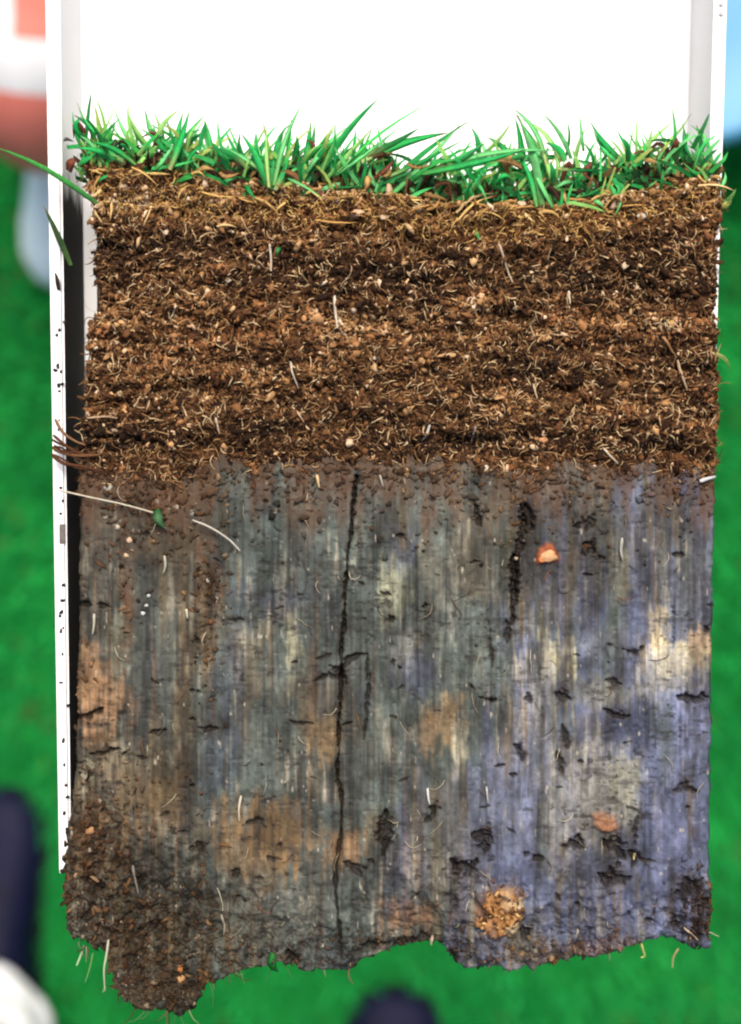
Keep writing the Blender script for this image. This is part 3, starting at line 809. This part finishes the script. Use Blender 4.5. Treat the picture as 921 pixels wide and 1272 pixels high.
def pebble(px, py, rx, ry, col, parent, k):
    bv, bf = ico(2)
    r_ = np.random.default_rng(k)
    v = bv * (1 + r_.normal(0, .06, (len(bv), 1)))
    h = float(height_at(np.array([px]), np.array([py]))[0][0])
    v = v + r_.normal(0, .12, v.shape)
    v = v * np.array([rx, ry, min(rx, ry) * .5]) * (.78 if k < 90 else 1) * S + np.array([(px - 460.5) * S, (636 - py) * S, ZF + max(h, -.001) + .0001])
    return link('pebble', np_mesh('pebble', v, bf, lin(col) * .8 * r_.uniform(.75, 1.1, (len(v), 1))), parent, m_soil)


PEB = [(603, 582, 7, 5.5, (228, 216, 196), 0), (675, 547, 8, 5, (214, 156, 112), 0), (661, 546, 4, 5, (196, 150, 104), 0), (148, 362, 4, 4, (226, 196, 156), 0), (260, 366, 5, 6, (232, 212, 178), 0), (152, 490, 5, 5, (230, 210, 170), 0),
       (192, 362, 4.5, 4, (232, 214, 190), 0), (145, 426, 6, 4, (226, 204, 170), 0), (207, 428, 4, 3, (214, 180, 130), 0), (114, 425, 5, 4, (228, 206, 170), 0), (285, 350, 5, 4, (220, 204, 176), 0), (560, 442, 8, 4, (220, 180, 120), 0),
       (466, 446, 4, 3, (216, 206, 190), 0), (826, 378, 5, 4.5, (214, 190, 150), 0), (832, 404, 6, 6, (210, 168, 96), 0), (640, 384, 5, 4, (214, 190, 150), 0), (605, 385, 5, 4, (216, 196, 160), 0), (795, 272, 9, 5, (226, 222, 210), 0),
       (343, 472, 5, 4, (214, 190, 150), 0), (606, 386, 4, 4, (220, 196, 160), 0), (505, 586, 5, 6, (206, 160, 110), 0), (145, 535, 6, 4, (196, 170, 140), 0), (216, 558, 5, 3, (206, 190, 166), 0), (500, 416, 4, 3, (220, 190, 140), 0),
       (134, 606, 7, 5, (186, 184, 168), 1), (146, 655, 4.5, 4, (206, 190, 164), 1), (131, 642, 5, 4, (160, 150, 130), 1), (161, 671, 5, 4.5, (222, 190, 160), 1), (157, 690, 4.5, 4, (220, 190, 150), 1), (220, 630, 4, 4, (196, 180, 160), 1),
       (239, 637, 4, 5, (176, 170, 156), 1), (185, 740, 3.2, 3, (216, 216, 210), 1), (182, 752, 3, 2.6, (220, 220, 216), 1), (178, 762, 3.6, 3, (216, 218, 214), 1), (258, 721, 3.4, 3, (210, 206, 196), 1), (262, 773, 4, 4, (130, 82, 54), 1),
       (104, 964, 6, 7, (166, 156, 136), 1), (224, 1218, 8, 8, (206, 160, 110), 1), (224, 1203, 5, 8, (186, 120, 70), 1), (112, 1032, 8, 6, (196, 150, 104), 1), (96, 1088, 6, 5, (190, 150, 110), 1), (642, 694, 3, 3, (200, 180, 150), 1)]
for k, (a, b, rx, ry, col, pr) in enumerate(PEB):
    pebble(a, b, rx, ry, col, (topsoil, clay)[pr], k)
st = pebble(681, 691, 11, 7, (236, 184, 134), clay, 99)
st['label'] = 'pale orange pebble set in rusty clay'
pebble(675, 694, 6, 5, (236, 150, 96), clay, 98)


# ---------------------------------------------------------------- grass and dead leaves
def blade(name, base, tip, bend, w, cols, parent, mat, seg=6, zb=0.0, zt=0.0, zmid=.002, fold=.35):
    """pointed, keeled leaf from base to tip (picture units), bowed sideways by bend."""
    b = np.array(base, float); t = np.array(tip, float)
    d = t - b; L = np.hypot(*d) + 1e-6
    nrm = np.array([-d[1], d[0]]) / L
    V = []; CC = []
    tw = random.uniform(-.9, .9); rib = random.choice([-.35, -.2, .25, .4])
    for i in range(seg + 1):
        s = i / seg
        c = b + d * s + nrm * bend * math.sin(math.pi * s) ** 1.0
        cd = d + nrm * bend * math.pi * math.cos(math.pi * s); cd /= np.hypot(*cd)
        cn = np.array([-cd[1], cd[0]])
        ww = w * (.7 + .3 * min(1, s * 3)) * (1 - (max(0, s - .3) / .7) ** 1.7 * .92) * .5
        z = zb + (zt - zb) * s + zmid * math.sin(math.pi * s)
        tilt = tw * s
        x0, y0 = c; r = ww * S
        ct, sn = math.cos(tilt), math.sin(tilt)
        for (u, vv) in ((-1, fold), (0, -.06), (1, fold), (0, -.2)):
            o = cn * u * ww * ct
            V.append(((x0 + o[0] - 460.5) * S, (636 - y0 - o[1]) * S, ZF + z + (vv + u * sn) * r))
            k = cols[0] * (1 - min(1, s / .35)) + cols[1] * min(1, s / .35) if s < .35 else (cols[1] if s < .85 else cols[1] * (1 - (s - .85) / .15) + cols[2] * (s - .85) / .15)
            CC.append(k * ((1 + rib) if u == 0 else (1 - rib * .8)))
    F = [(i * 4 + q, i * 4 + (q + 1) % 4, (i + 1) * 4 + (q + 1) % 4, (i + 1) * 4 + q) for i in range(seg) for q in range(4)]
    return link(name, np_mesh(name, V, F, np.array(CC)), parent, mat)


m_blade = mat_attr('grass_blade', .6, .25, .2, 500, transl=.4)
m_dead = mat_attr('dead_leaf', .8, .2, .25, 900, transl=.08)
turf = link('turf', None, slab)
turf['label'] = 'green grass blades and dead thatch on top'
GREENS = [lin(c) for c in [(50, 204, 104), (84, 224, 126), (40, 176, 86), (134, 234, 146), (172, 232, 134), (34, 140, 66), (66, 214, 98)]]
BASES = [lin(c) for c in [(130, 196, 104), (196, 206, 130), (60, 150, 70), (90, 180, 90)]]
TIPS = [lin(c) for c in [(70, 176, 90), (120, 96, 62), (150, 170, 90), (60, 40, 30), (90, 190, 100)]]


def gcols(i=None, dark=1.0):
    g = GREENS[random.randrange(7) if i is None else i]
    return (random.choice(BASES) * dark, g * random.uniform(.8, 1.2) * dark, random.choice(TIPS) * dark)


HAND = [  # base, tip, bend, width, green index, height of base, height of tip
    ((132, 206), (94, 166), 6, 7, 3), ((150, 205), (106, 178), -5, 8, 1), ((160, 208), (98, 190), 6, 9, 0), ((140, 200), (116, 158), 4, 7, 5), ((128, 212), (112, 168), 3, 7, 4), ((172, 210), (120, 186), 5, 8, 2), ((120, 206), (150, 148), -4, 6, 2),
    ((172, 190), (137, 128), -4, 9, 3), ((185, 182), (153, 129), -5, 11, 4), ((208, 188), (178, 132), -9, 12, 3), ((176, 200), (206, 166), 3, 8, 6), ((150, 205), (128, 180), 3, 6, 0), ((180, 196), (222, 158), 3, 9, 1), ((196, 182), (224, 140), -2, 8, 4),
    ((198, 217), (222, 188), 2, 8, 3), ((214, 216), (240, 148), 3, 13, 0), ((226, 212), (250, 142), -3, 9, 3), ((228, 214), (236, 168), 3, 9, 1), ((206, 190), (220, 160), 2, 8, 0), ((262, 198), (252, 144), 3, 9, 1), ((250, 190), (256, 150), 2, 8, 2), ((268, 196), (262, 160), -3, 8, 3),
    ((310, 214), (262, 192), 5, 9, 2), ((330, 232), (256, 205), 6, 9, 5), ((330, 228), (282, 150), -8, 8, 1), ((332, 234), (300, 166), 5, 9, 0), ((330, 236), (318, 172), 3, 8, 3), ((336, 238), (332, 160), -2, 8, 4), ((338, 238), (352, 160), -4, 9, 1), ((342, 234), (374, 126), -5, 10, 3), ((350, 232), (362, 142), 4, 9, 6), ((318, 200), (276, 180), -4, 7, 1), ((330, 220), (268, 176), 3, 7, 3), ((344, 240), (360, 190), 3, 8, 0),
    ((376, 222), (386, 144), 3, 9, 2), ((382, 218), (430, 162), -4, 9, 3), ((376, 230), (452, 168), 3, 10, 1), ((400, 216), (470, 132), -5, 11, 0), ((404, 226), (464, 152), 4, 8, 4), ((410, 234), (446, 180), 2, 9, 1), ((420, 218), (536, 127), -6, 6, 6), ((418, 224), (500, 166), 3, 8, 3), ((428, 230), (460, 196), 2, 8, 1),
    ((450, 204), (556, 166), -6, 12, 2), ((456, 200), (520, 170), 5, 10, 5), ((470, 228), (580, 170), 4, 9, 2), ((468, 246), (590, 140), -5, 10, 0), ((486, 246), (572, 152), 3, 9, 3), ((476, 248), (560, 178), 2, 8, 1), ((496, 236), (600, 176), -4, 8, 6),
    ((512, 226), (640, 184), -8, 11, 1), ((524, 222), (650, 196), 7, 10, 0), ((530, 216), (690, 194), -10, 12, 3), ((540, 226), (632, 200), 5, 9, 0), ((548, 212), (600, 186), 4, 10, 1), ((700, 190), (560, 206), 8, 11, 1), ((680, 200), (575, 212), 6, 10, 3), ((552, 272), (570, 222), 2, 10, 6), ((558, 268), (566, 230), 2, 8, 4), ((584, 240), (600, 214), 2, 8, 1), ((632, 226), (612, 236), 4, 10, 0), ((596, 196), (586, 158), 3, 9, 1), ((606, 198), (596, 162), 3, 7, 3), ((600, 190), (636, 150), 5, 8, 4),
    ((664, 262), (636, 180), 5, 11, 0), ((672, 264), (640, 150), 7, 11, 3), ((682, 264), (642, 136), 12, 11, 1), ((692, 262), (652, 160), 10, 9, 4), ((684, 262), (654, 186), -6, 8, 3), ((660, 258), (636, 200), 6, 11, 6), ((650, 214), (642, 140), 5, 12, 2), ((676, 210), (638, 132), 8, 10, 3), ((700, 196), (646, 140), 9, 10, 4), ((708, 200), (676, 136), 6, 8, 3), ((700, 204), (680, 172), 4, 10, 0), ((706, 190), (706, 146), 3, 6, 2), ((716, 204), (734, 148), -5, 8, 4), ((724, 190), (720, 142), -3, 7, 3), ((768, 198), (730, 150), -6, 10, 0), ((760, 206), (738, 160), -5, 9, 1),
    ((776, 222), (706, 216), 4, 8, 5), ((690, 216), (745, 222), 4, 6, 5), ((752, 226), (800, 186), -5, 9, 1), ((760, 228), (824, 206), -6, 8, 6), ((770, 222), (846, 138), -5, 9, 4), ((800, 196), (858, 142), 10, 7, 4), ((780, 214), (816, 178), 3, 9, 0), ((766, 200), (792, 172), 3, 9, 3), ((788, 232), (818, 222), 9, 5, 4), ((800, 224), (832, 196), 4, 9, 1), ((776, 206), (768, 182), 2, 8, 2), ((820, 222), (836, 200), 3, 8, 3), ((866, 214), (870, 182), 3, 12, 3), ((874, 216), (860, 186), 3, 9, 4), ((884, 232), (876, 192), -4, 10, 4), ((888, 240), (898, 214), 4, 9, 3), ((880, 226), (892, 206), 4, 9, 4), ((896, 256), (908, 240), 2, 7, 4),
    ((640, 190), (606, 168), 3, 9, 1), ((650, 200), (610, 210), 5, 10, 0), ((735, 240), (706, 228), 4, 8, 5), ((720, 246), (752, 230), 4, 7, 5), ((610, 246), (660, 236), 4, 8, 5), ((100, 208), (126, 196), 4, 8, 0), ((360, 226), (410, 190), 3, 9, 2), ((290, 222), (262, 178), 3, 9, 2), ((300, 206), (330, 150), 4, 7, 4)]
for k, (b, t, bd, w, gi) in enumerate(HAND):
    far = random.random() < .3
    z0 = random.uniform(-.006, -.001) if far else random.uniform(.001, .006)
    blade('grass_blade', b, t, bd * .7, w * random.uniform(.62, .95), gcols(gi), turf, m_blade, zb=z0, zt=z0 + random.uniform(-.008, .004), zmid=random.uniform(0, .003))
tufts = [110, 140, 175, 215, 235, 262, 300, 330, 345, 375, 400, 430, 470, 500, 540, 580, 610, 650, 675, 695, 720, 755, 780, 810, 850, 880]
for k in range(185):
    x = random.choice(tufts) + random.gauss(0, 14)
    x = min(max(x, 100), 888)
    y = float(interp(TURF, np.array([x]))[0]) + random.uniform(-34, 12)
    a = random.gauss(0.5 if 360 < x < 620 else (-.15 if x > 620 else .1), .85)
    L = random.uniform(22, 62) * (1 if abs(a) < .9 else .8)
    tx, ty = x + L * math.sin(a), y - L * math.cos(a)
    tx = max(90, min(898, tx))
    z0 = random.uniform(-.012, .002)
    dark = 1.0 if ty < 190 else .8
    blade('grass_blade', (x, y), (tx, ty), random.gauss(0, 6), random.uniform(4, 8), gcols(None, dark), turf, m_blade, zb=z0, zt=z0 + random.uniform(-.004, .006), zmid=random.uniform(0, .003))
DEADC = [lin(c) for c in [(84, 52, 34), (120, 84, 52), (196, 158, 96), (60, 38, 26), (150, 116, 70), (104, 60, 44)]]
for k in range(120):
    x = random.uniform(106, 890)
    y = float(interp(TURF, np.array([x]))[0]) + random.uniform(-40, 10)
    a = random.uniform(0, 2 * math.pi); L = random.uniform(14, 46)
    c = random.choice(DEADC)
    tx = max(92, min(895, x + L * math.sin(a)))
    z0 = random.uniform(-.014, .004)
    blade('dead_leaf', (x, y), (tx, y - L * math.cos(a) * .6), random.gauss(0, 7), random.uniform(4, 9), (c, c * random.uniform(.8, 1.2), c * .8), turf, m_dead, zb=z0, zt=z0 + random.uniform(-.003, .003))
# matted crowns and dead leaf bases between the blades
n = 2600
bx = rng.uniform(104, 892, n); depth_ = rng.uniform(0, 1, n)
by = interp(TURF, bx) + rng.uniform(-30, 10, n) * (1 - .3 * depth_) + edge_jit(bx, 26, 12, 811)
az = rng.normal(0, 1.0, n); L = rng.uniform(8, 26, n); w = rng.uniform(1.2, 3.4, n)
tx, ty = bx + L * np.sin(az), by - L * np.cos(az)
tx = np.clip(tx, 92, 898)
zb = -.027 + .027 * depth_ ** .6; zt = np.clip(zb + rng.uniform(-.004, .005, n), -.028, .004)
nx_, ny_ = np.cos(az) * w, np.sin(az) * w
def W3(x, y, z): return np.stack([(x - 460.5) * S, (636 - y) * S, ZF + z], 1)
V = np.stack([W3(bx - nx_, by - ny_, zb), W3(bx + nx_, by + ny_, zb), W3((bx + tx) / 2 + nx_, (by + ty) / 2 + ny_, (zb + zt) / 2 + .0012), W3((bx + tx) / 2 - nx_, (by + ty) / 2 - ny_, (zb + zt) / 2 + .0012), W3(tx + nx_ * .2, ty + ny_ * .2, zt), W3(tx - nx_ * .2, ty - ny_ * .2, zt)], 1)
F = (np.arange(n) * 6)[:, None, None] + np.array([[0, 1, 2, 3], [3, 2, 4, 5]])[None]
T = np.array([lin(c) for c in [(58, 38, 26), (84, 58, 38), (36, 88, 44), (28, 66, 34), (110, 84, 52), (46, 120, 60), (70, 44, 34), (150, 120, 74)]])[rng.integers(0, 8, n)]
tag(link('crown_mass', np_mesh('crown_mass', V.reshape(-1, 3), F.reshape(-1, 4), np.repeat(T, 6, 0)), turf, m_dead), kind='stuff')
# the many finer blades of the sward
n = 800
tt = np.array(tufts + [90 + 9 * q for q in range(88)], float)
bx = np.clip(tt[rng.integers(0, len(tt), n)] + rng.normal(0, 10, n), 102, 892)
by = interp(TURF, bx) + rng.uniform(-36, 16, n)
az = rng.normal(0, 1.05, n) + np.where((bx > 360) & (bx < 640), .45, 0); L = rng.uniform(22, 66, n) * np.clip(1.15 - np.abs(az) * .12, .6, 1); w = rng.uniform(1.2, 2.8, n)
kap = rng.normal(0, .35, n); zb = rng.uniform(-.014, .003, n); zs = rng.uniform(-.006, .003, n)
V = []; xx, yy = bx.copy(), by.copy()
for q in range(6):
    a2 = az + kap * q / 5
    sc = (1, 1, .95, .8, .55, .08)[q]
    V.append(W3(np.clip(xx - np.cos(a2) * w * sc, 90, 900), yy - np.sin(a2) * w * sc, zb + zs * q / 5 + .002 * math.sin(q * .6)))
    V.append(W3(np.clip(xx + np.cos(a2) * w * sc, 90, 900), yy + np.sin(a2) * w * sc, zb + zs * q / 5 + .002 * math.sin(q * .6) + w * S * .5))
    xx = xx + np.sin(a2) * L / 5; yy = yy - np.cos(a2) * L / 5
V = np.stack(V, 1)
F = (np.arange(n) * 12)[:, None, None] + np.array([[2 * q, 2 * q + 1, 2 * q + 3, 2 * q + 2] for q in range(5)])[None]
T = np.array([lin(c) for c in [(56, 194, 100), (84, 212, 114), (44, 164, 80), (120, 220, 132), (150, 214, 110), (34, 126, 60), (180, 200, 104), (64, 190, 86)]])[rng.integers(0, 8, n)]
T = np.repeat(T[:, None], 12, 1) * rng.uniform(.85, 1.15, (n, 12, 1))
tag(link('fine_grass_mass', np_mesh('fine_grass_mass', V.reshape(-1, 3), F.reshape(-1, 4), T.reshape(-1, 3)), turf, m_blade), kind='stuff')
# straw lying in the top of the soil face
STRAW = [lin(c) for c in [(222, 184, 112), (204, 164, 98), (184, 140, 80), (230, 200, 140)]]
for k in range(45):
    x = random.uniform(112, 888); y = float(interp(TURF, np.array([x]))[0]) + abs(random.gauss(10, 14))
    a = random.gauss(math.pi / 2, .55); L = random.uniform(18, 54)
    h = float(height_at(np.array([x]), np.array([y]))[0][0])
    c = random.choice(STRAW)
    blade('straw', (x - L * .5 * math.sin(a), y + L * .5 * math.cos(a)), (x + L * .5 * math.sin(a), y - L * .5 * math.cos(a)), random.gauss(0, 4), random.uniform(2.5, 5), (c, c, c * .8), turf, m_dead, seg=4, zb=h + .001, zt=h + .001, zmid=.001)
# odd pieces seen singly
g1 = blade('grass_blade', (132, 262), (-6, 186), 6, 7, (lin((40, 110, 50)), lin((64, 150, 66)), lin((110, 74, 46))), turf, m_dead, zb=.001, zt=.004, zmid=.004)
g1['label'] = 'long blade turning brown, stretched out over the left wall'
blade('grass_blade', (84, 326), (57, 258), 2, 8, (lin((110, 150, 80)), lin((60, 90, 50)), lin((140, 120, 90))), turf, m_dead, zb=-.004, zt=.002)
blade('dead_leaf', (70, 358), (66, 336), 2, 6, (lin((60, 52, 36)),) * 3, turf, m_dead, zb=-.003, zt=-.002, zmid=.001)
blade('dead_leaf', (85, 212), (96, 196), 0, 12, (lin((120, 66, 46)),) * 3, turf, m_dead, zb=-.001, zt=0)
blade('dead_leaf', (78, 174), (92, 176), 0, 5, (lin((90, 84, 84)),) * 3, turf, m_dead, zb=-.001, zt=0)
blade('grass_blade', (884, 440), (906, 462), -3, 6, (lin((210, 190, 130)), lin((140, 170, 90)), lin((120, 190, 100))), turf, m_blade, zb=.002, zt=.001)
blade('grass_blade', (890, 262), (908, 250), 1, 8, (lin((200, 190, 110)), lin((190, 196, 110)), lin((150, 190, 90))), turf, m_blade, zb=.001, zt=.001)
lf = blade('leaf_fragment', (198, 632), (208, 658), 3, 13, (lin((40, 90, 46)), lin((84, 130, 84)), lin((160, 168, 140))), clay, m_blade, zb=.002, zt=.0015)
lf['label'] = 'small green leaf scrap on the clay'
blade('leaf_fragment', (350, 310), (345, 324), 1, 6, (lin((50, 130, 70)), lin((70, 140, 80)), lin((90, 120, 80))), topsoil, m_blade, zb=.003, zt=.003)
blade('leaf_fragment', (340, 1182), (346, 1212), 4, 12, (lin((36, 120, 50)), lin((40, 130, 56)), lin((60, 150, 70))), clay, m_blade, zb=.001, zt=-.003)
# clump of red-brown roots hooked over the left wall
for k in range(9):
    y = 556 + random.gauss(0, 8)
    tube('root', [(64 + random.uniform(0, 6), y - 10 + random.gauss(0, 4), .0006), (80, y + random.gauss(0, 3), .0014 + random.random() * .001), (98, y + 8 + random.gauss(0, 4), .0018), (106 + random.uniform(0, 24), y + random.uniform(-4, 18), .0016)], random.uniform(1.2, 3.2), random.choice([(88, 56, 36), (110, 76, 50), (70, 46, 32), (130, 98, 70)]), topsoil, m_soil)

# soil specks and smudges left on the tray's rim
m_speck = mat_plain('dark_speck', lin((46, 42, 38)), .9, .1, .3, 900)
SPK = [(80, 400, 4, 3), (74, 410, 3, 4), (71, 416, 3, 4), (72, 455, 3.2, 6), (69, 460, 4, 3), (76, 462, 3, 4), (73, 478, 4, 5), (78, 477, 4, 2.5), (74, 486, 3, 3), (74, 522, 2, 2), (73, 534, 2, 3), (76, 606, 3.4, 2.6), (78, 622, 2, 3), (76, 638, 2.6, 2.4), (79, 727, 3, 4),
       (78, 746, 4, 3), (77, 760, 4.5, 5), (75, 765, 3, 3), (76, 784, 2.6, 5), (79, 780, 2, 3), (78, 812, 2, 3), (76, 848, 5, 2), (85, 876, 3, 3), (79, 920, 3, 5), (80, 950, 2, 3), (82, 975, 3, 3), (84, 990, 4, 3), (80, 1010, 3, 4), (84, 1030, 4, 5), (82, 1048, 4, 6), (80, 1066, 6, 6), (84, 1078, 6, 8), (78, 1082, 5, 5)]
for (a, b, rx, ry) in SPK:
    p = P(a, b, TRAY_Z)
    bv, bf = ico(1)
    vv = bv * (1 + rng.normal(0, .25, (len(bv), 1))) * np.array([rx * S * .75, ry * S * .75, .0002]) + np.array([p.x, p.y, p.z + .0001])
    link('soil_speck', np_mesh('soil_speck', vv, bf, None), tray, m_speck)
bm = bmesh.new(); bmesh.ops.create_cube(bm, size=1)
p = P(78, 663, TRAY_Z)
bmesh.ops.scale(bm, verts=bm.verts, vec=(7 * S, 24 * S, .0006)); bmesh.ops.translate(bm, verts=bm.verts, vec=(p.x, p.y, p.z + .0002))
link('scale_mark', bm_mesh('scale_mark', bm), tray, mat_plain('grey_mark', lin((110, 104, 98)), .8, .2, .2, 700))

# ---------------------------------------------------------------- people's feet and a bucket on the lawn below
m_navy = mat_plain('navy_leather', lin((14, 16, 44)), .6, .12, .2, 30, bump=.05)
m_sole = mat_plain('dark_rubber', lin((22, 22, 30)), .7, .3, .1)
m_whitecloth = mat_plain('white_cotton', (.70, .70, .71), .9, .2, .04, 30, bump=.3)
m_pale = mat_plain('pale_blue_mesh', lin((214, 240, 250)), .7, .3, .06, 50)
m_palesole = mat_plain('white_rubber', (.75, .75, .76), .6, .3, .03)


def shoe(parent, at, ang, L, W, m_up, m_so, lace_mat):
    """toe points along +Y before turning by ang; at = middle of the shoe on the ground."""
    ca, sa = math.cos(ang), math.sin(ang)

    def T(x, y, z): return (at[0] + x * ca - y * sa, at[1] + x * sa + y * ca, z)
    prof = [(-.50, .30, .085), (-.46, .36, .10), (-.36, .38, .11), (-.22, .37, .105), (-.08, .38, .09), (.08, .43, .074), (.22, .485, .062), (.33, .48, .055), (.42, .40, .047), (.475, .27, .038), (.50, .12, .028)]
    rings, srings = [], []
    for (t, hw, h) in prof:
        y = t * L; w = hw * W
        rings.append([T(w * math.copysign(abs(math.cos(a)) ** .8, math.cos(a)), y, .022 + max(0, h - .022) * (math.sin(a) ** .7)) for a in np.linspace(0, math.pi, 13)])
        srings.append([T(x, y, z) for x, z in ((w * 1.05, .004), (w * 1.07, .024), (-w * 1.07, .024), (-w * 1.05, .004))])
    up = link('shoe', bm_mesh('shoe', loft(rings), True), parent, m_up)
    link('sole', bm_mesh('sole', loft(srings)), up, m_so)
    for i in range(4):
        t = -.10 + .07 * i; h = float(np.interp(t, [q[0] for q in prof], [q[2] for q in prof])) + .002
        bm = bmesh.new(); bmesh.ops.create_cone(bm, cap_ends=True, segments=8, radius1=.003, radius2=.003, depth=W * .42)
        bmesh.ops.rotate(bm, verts=bm.verts, cent=(0, 0, 0), matrix=__import__('mathutils').Matrix.Rotation(math.pi / 2, 3, 'Y'))
        bmesh.ops.rotate(bm, verts=bm.verts, cent=(0, 0, 0), matrix=__import__('mathutils').Matrix.Rotation(ang, 3, 'Z'))
        bmesh.ops.translate(bm, verts=bm.verts, vec=T(0, t * L, h))
        link('lace', bm_mesh('lace', bm, True), up, lace_mat)
    return up


def trouser_leg(parent, path, mats, folds=6, split=None):
    """cloth tube along (x, y, z, radius) points, square to its path, open at the hem."""
    p = np.array(path, float); rings = []
    n = len(p); ts = np.linspace(0, n - 1, 40)
    q = np.stack([np.interp(ts, range(n), p[:, k]) for k in range(4)], 1)
    for _ in range(6):
        q[1:-1] = (q[:-2] + 2 * q[1:-1] + q[2:]) / 4
    tan = np.gradient(q[:, :3], axis=0); tan /= np.linalg.norm(tan, axis=1)[:, None]
    for i in range(len(q)):
        X = np.array([1.0, 0, 0]); X -= tan[i] * (X @ tan[i]); X /= np.linalg.norm(X)
        Yv = np.cross(tan[i], X); z = i * .02
        ring = []
        for a in np.linspace(0, 2 * math.pi, 28, endpoint=False):
            r = q[i, 3] * (1 + .045 * math.sin(folds * a + z * 30) + .03 * math.sin(z * 80 + a))
            ring.append(tuple(q[i, :3] + r * (X * math.cos(a) + Yv * math.sin(a))))
        rings.append(ring)
    me = bm_mesh('trouser_leg', loft(rings, cap=False), True)
    for m in mats: me.materials.append(m)
    if split:
        for f_ in me.polygons: f_.material_index = split(f_.center)
    o = link('trouser_leg', me, parent)
    sd = o.modifiers.new('thickness', 'SOLIDIFY'); sd.thickness = .0025
    return o


def person(label):
    o = tag(bpy.data.objects.new('person', None), label, 'person'); COL.objects.link(o)
    return o


near = person('person in navy shoes and white trousers, toes at the lower edge of the picture')
shoe(near, (-.452, -.487), math.radians(2), .29, .105, m_navy, m_sole, m_sole)
trouser_leg(near, [(-.458, -.612, .085, .080), (-.460, -.618, .14, .080), (-.45, -.68, .30, .084), (-.40, -.70, .46, .092), (-.33, -.78, .86, .105)], [m_whitecloth])
shoe(near, (.024, -.735), math.radians(-3), .29, .12, m_navy, m_sole, m_sole)
trouser_leg(near, [(.030, -.850, .085, .090), (.028, -.856, .14, .088), (.0, -.87, .30, .088), (-.03, -.87, .46, .092), (-.13, -.84, .86, .105)], [m_whitecloth])

far = person('person crouching in red and white trousers and pale blue shoes at the upper left')
m_red = mat_plain('red_cloth', lin((252, 140, 124)), .9, .2, .05, 30, bump=.3)
shoe(far, (-.374, .425), math.radians(180), .30, .112, m_pale, m_palesole, m_palesole)


def redwhite(c):
    if c.z < .3: return 1
    if c.y + .7 * (c.z - .48) < .352: return 0
    return 0 if (c.x > -.290 and c.y > .395 and c.z > .5) else 1


trouser_leg(far, [(-.376, .520, .09, .075), (-.36, .49, .20, .072), (-.315, .41, .40, .078), (-.300, .385, .435, .080), (-.297, .46, .45, .082), (-.28, .62, .46, .09), (-.25, .80, .50, .10)], [m_red, m_whitecloth], split=redwhite)
shoe(far, (-.13, .47), math.radians(176), .30, .112, m_pale, m_palesole, m_palesole)
trouser_leg(far, [(-.135, .565, .09, .075), (-.13, .53, .20, .072), (-.12, .45, .40, .078), (-.118, .425, .435, .080), (-.12, .50, .45, .082), (-.135, .64, .46, .09), (-.15, .80, .50, .10)], [m_red, m_whitecloth], split=lambda c: 0 if c.y < .385 and c.z > .3 else 1)

m_blue = mat_plain('sky_blue_plastic', lin((84, 158, 200)), .45, .4, .05, 12)
bucket = tag(bpy.data.objects.new('tub', None), 'sky blue plastic tub with a closed lid on the lawn at the upper right', 'tub')
bucket.location = (.363, .560, 0); COL.objects.link(bucket)
prof = [(.10, .004), (.118, .006), (.125, .05), (.132, .10), (.138, .15), (.140, .158)]
bm = loft([[(r * math.cos(a), r * math.sin(a), z) for a in np.linspace(0, 2 * math.pi, 40, endpoint=False)] for r, z in prof])
link('tub_body', bm_mesh('tub_body', bm, True), bucket, m_blue)
prof = [(.138, .156), (.148, .152), (.151, .158), (.149, .170), (.140, .174), (.128, .168), (.05, .168), (.02, .169)]
bm = loft([[(r * math.cos(a), r * math.sin(a), z) for a in np.linspace(0, 2 * math.pi, 40, endpoint=False)] for r, z in prof])
link('lid', bm_mesh('lid', bm, True), bucket, m_blue)
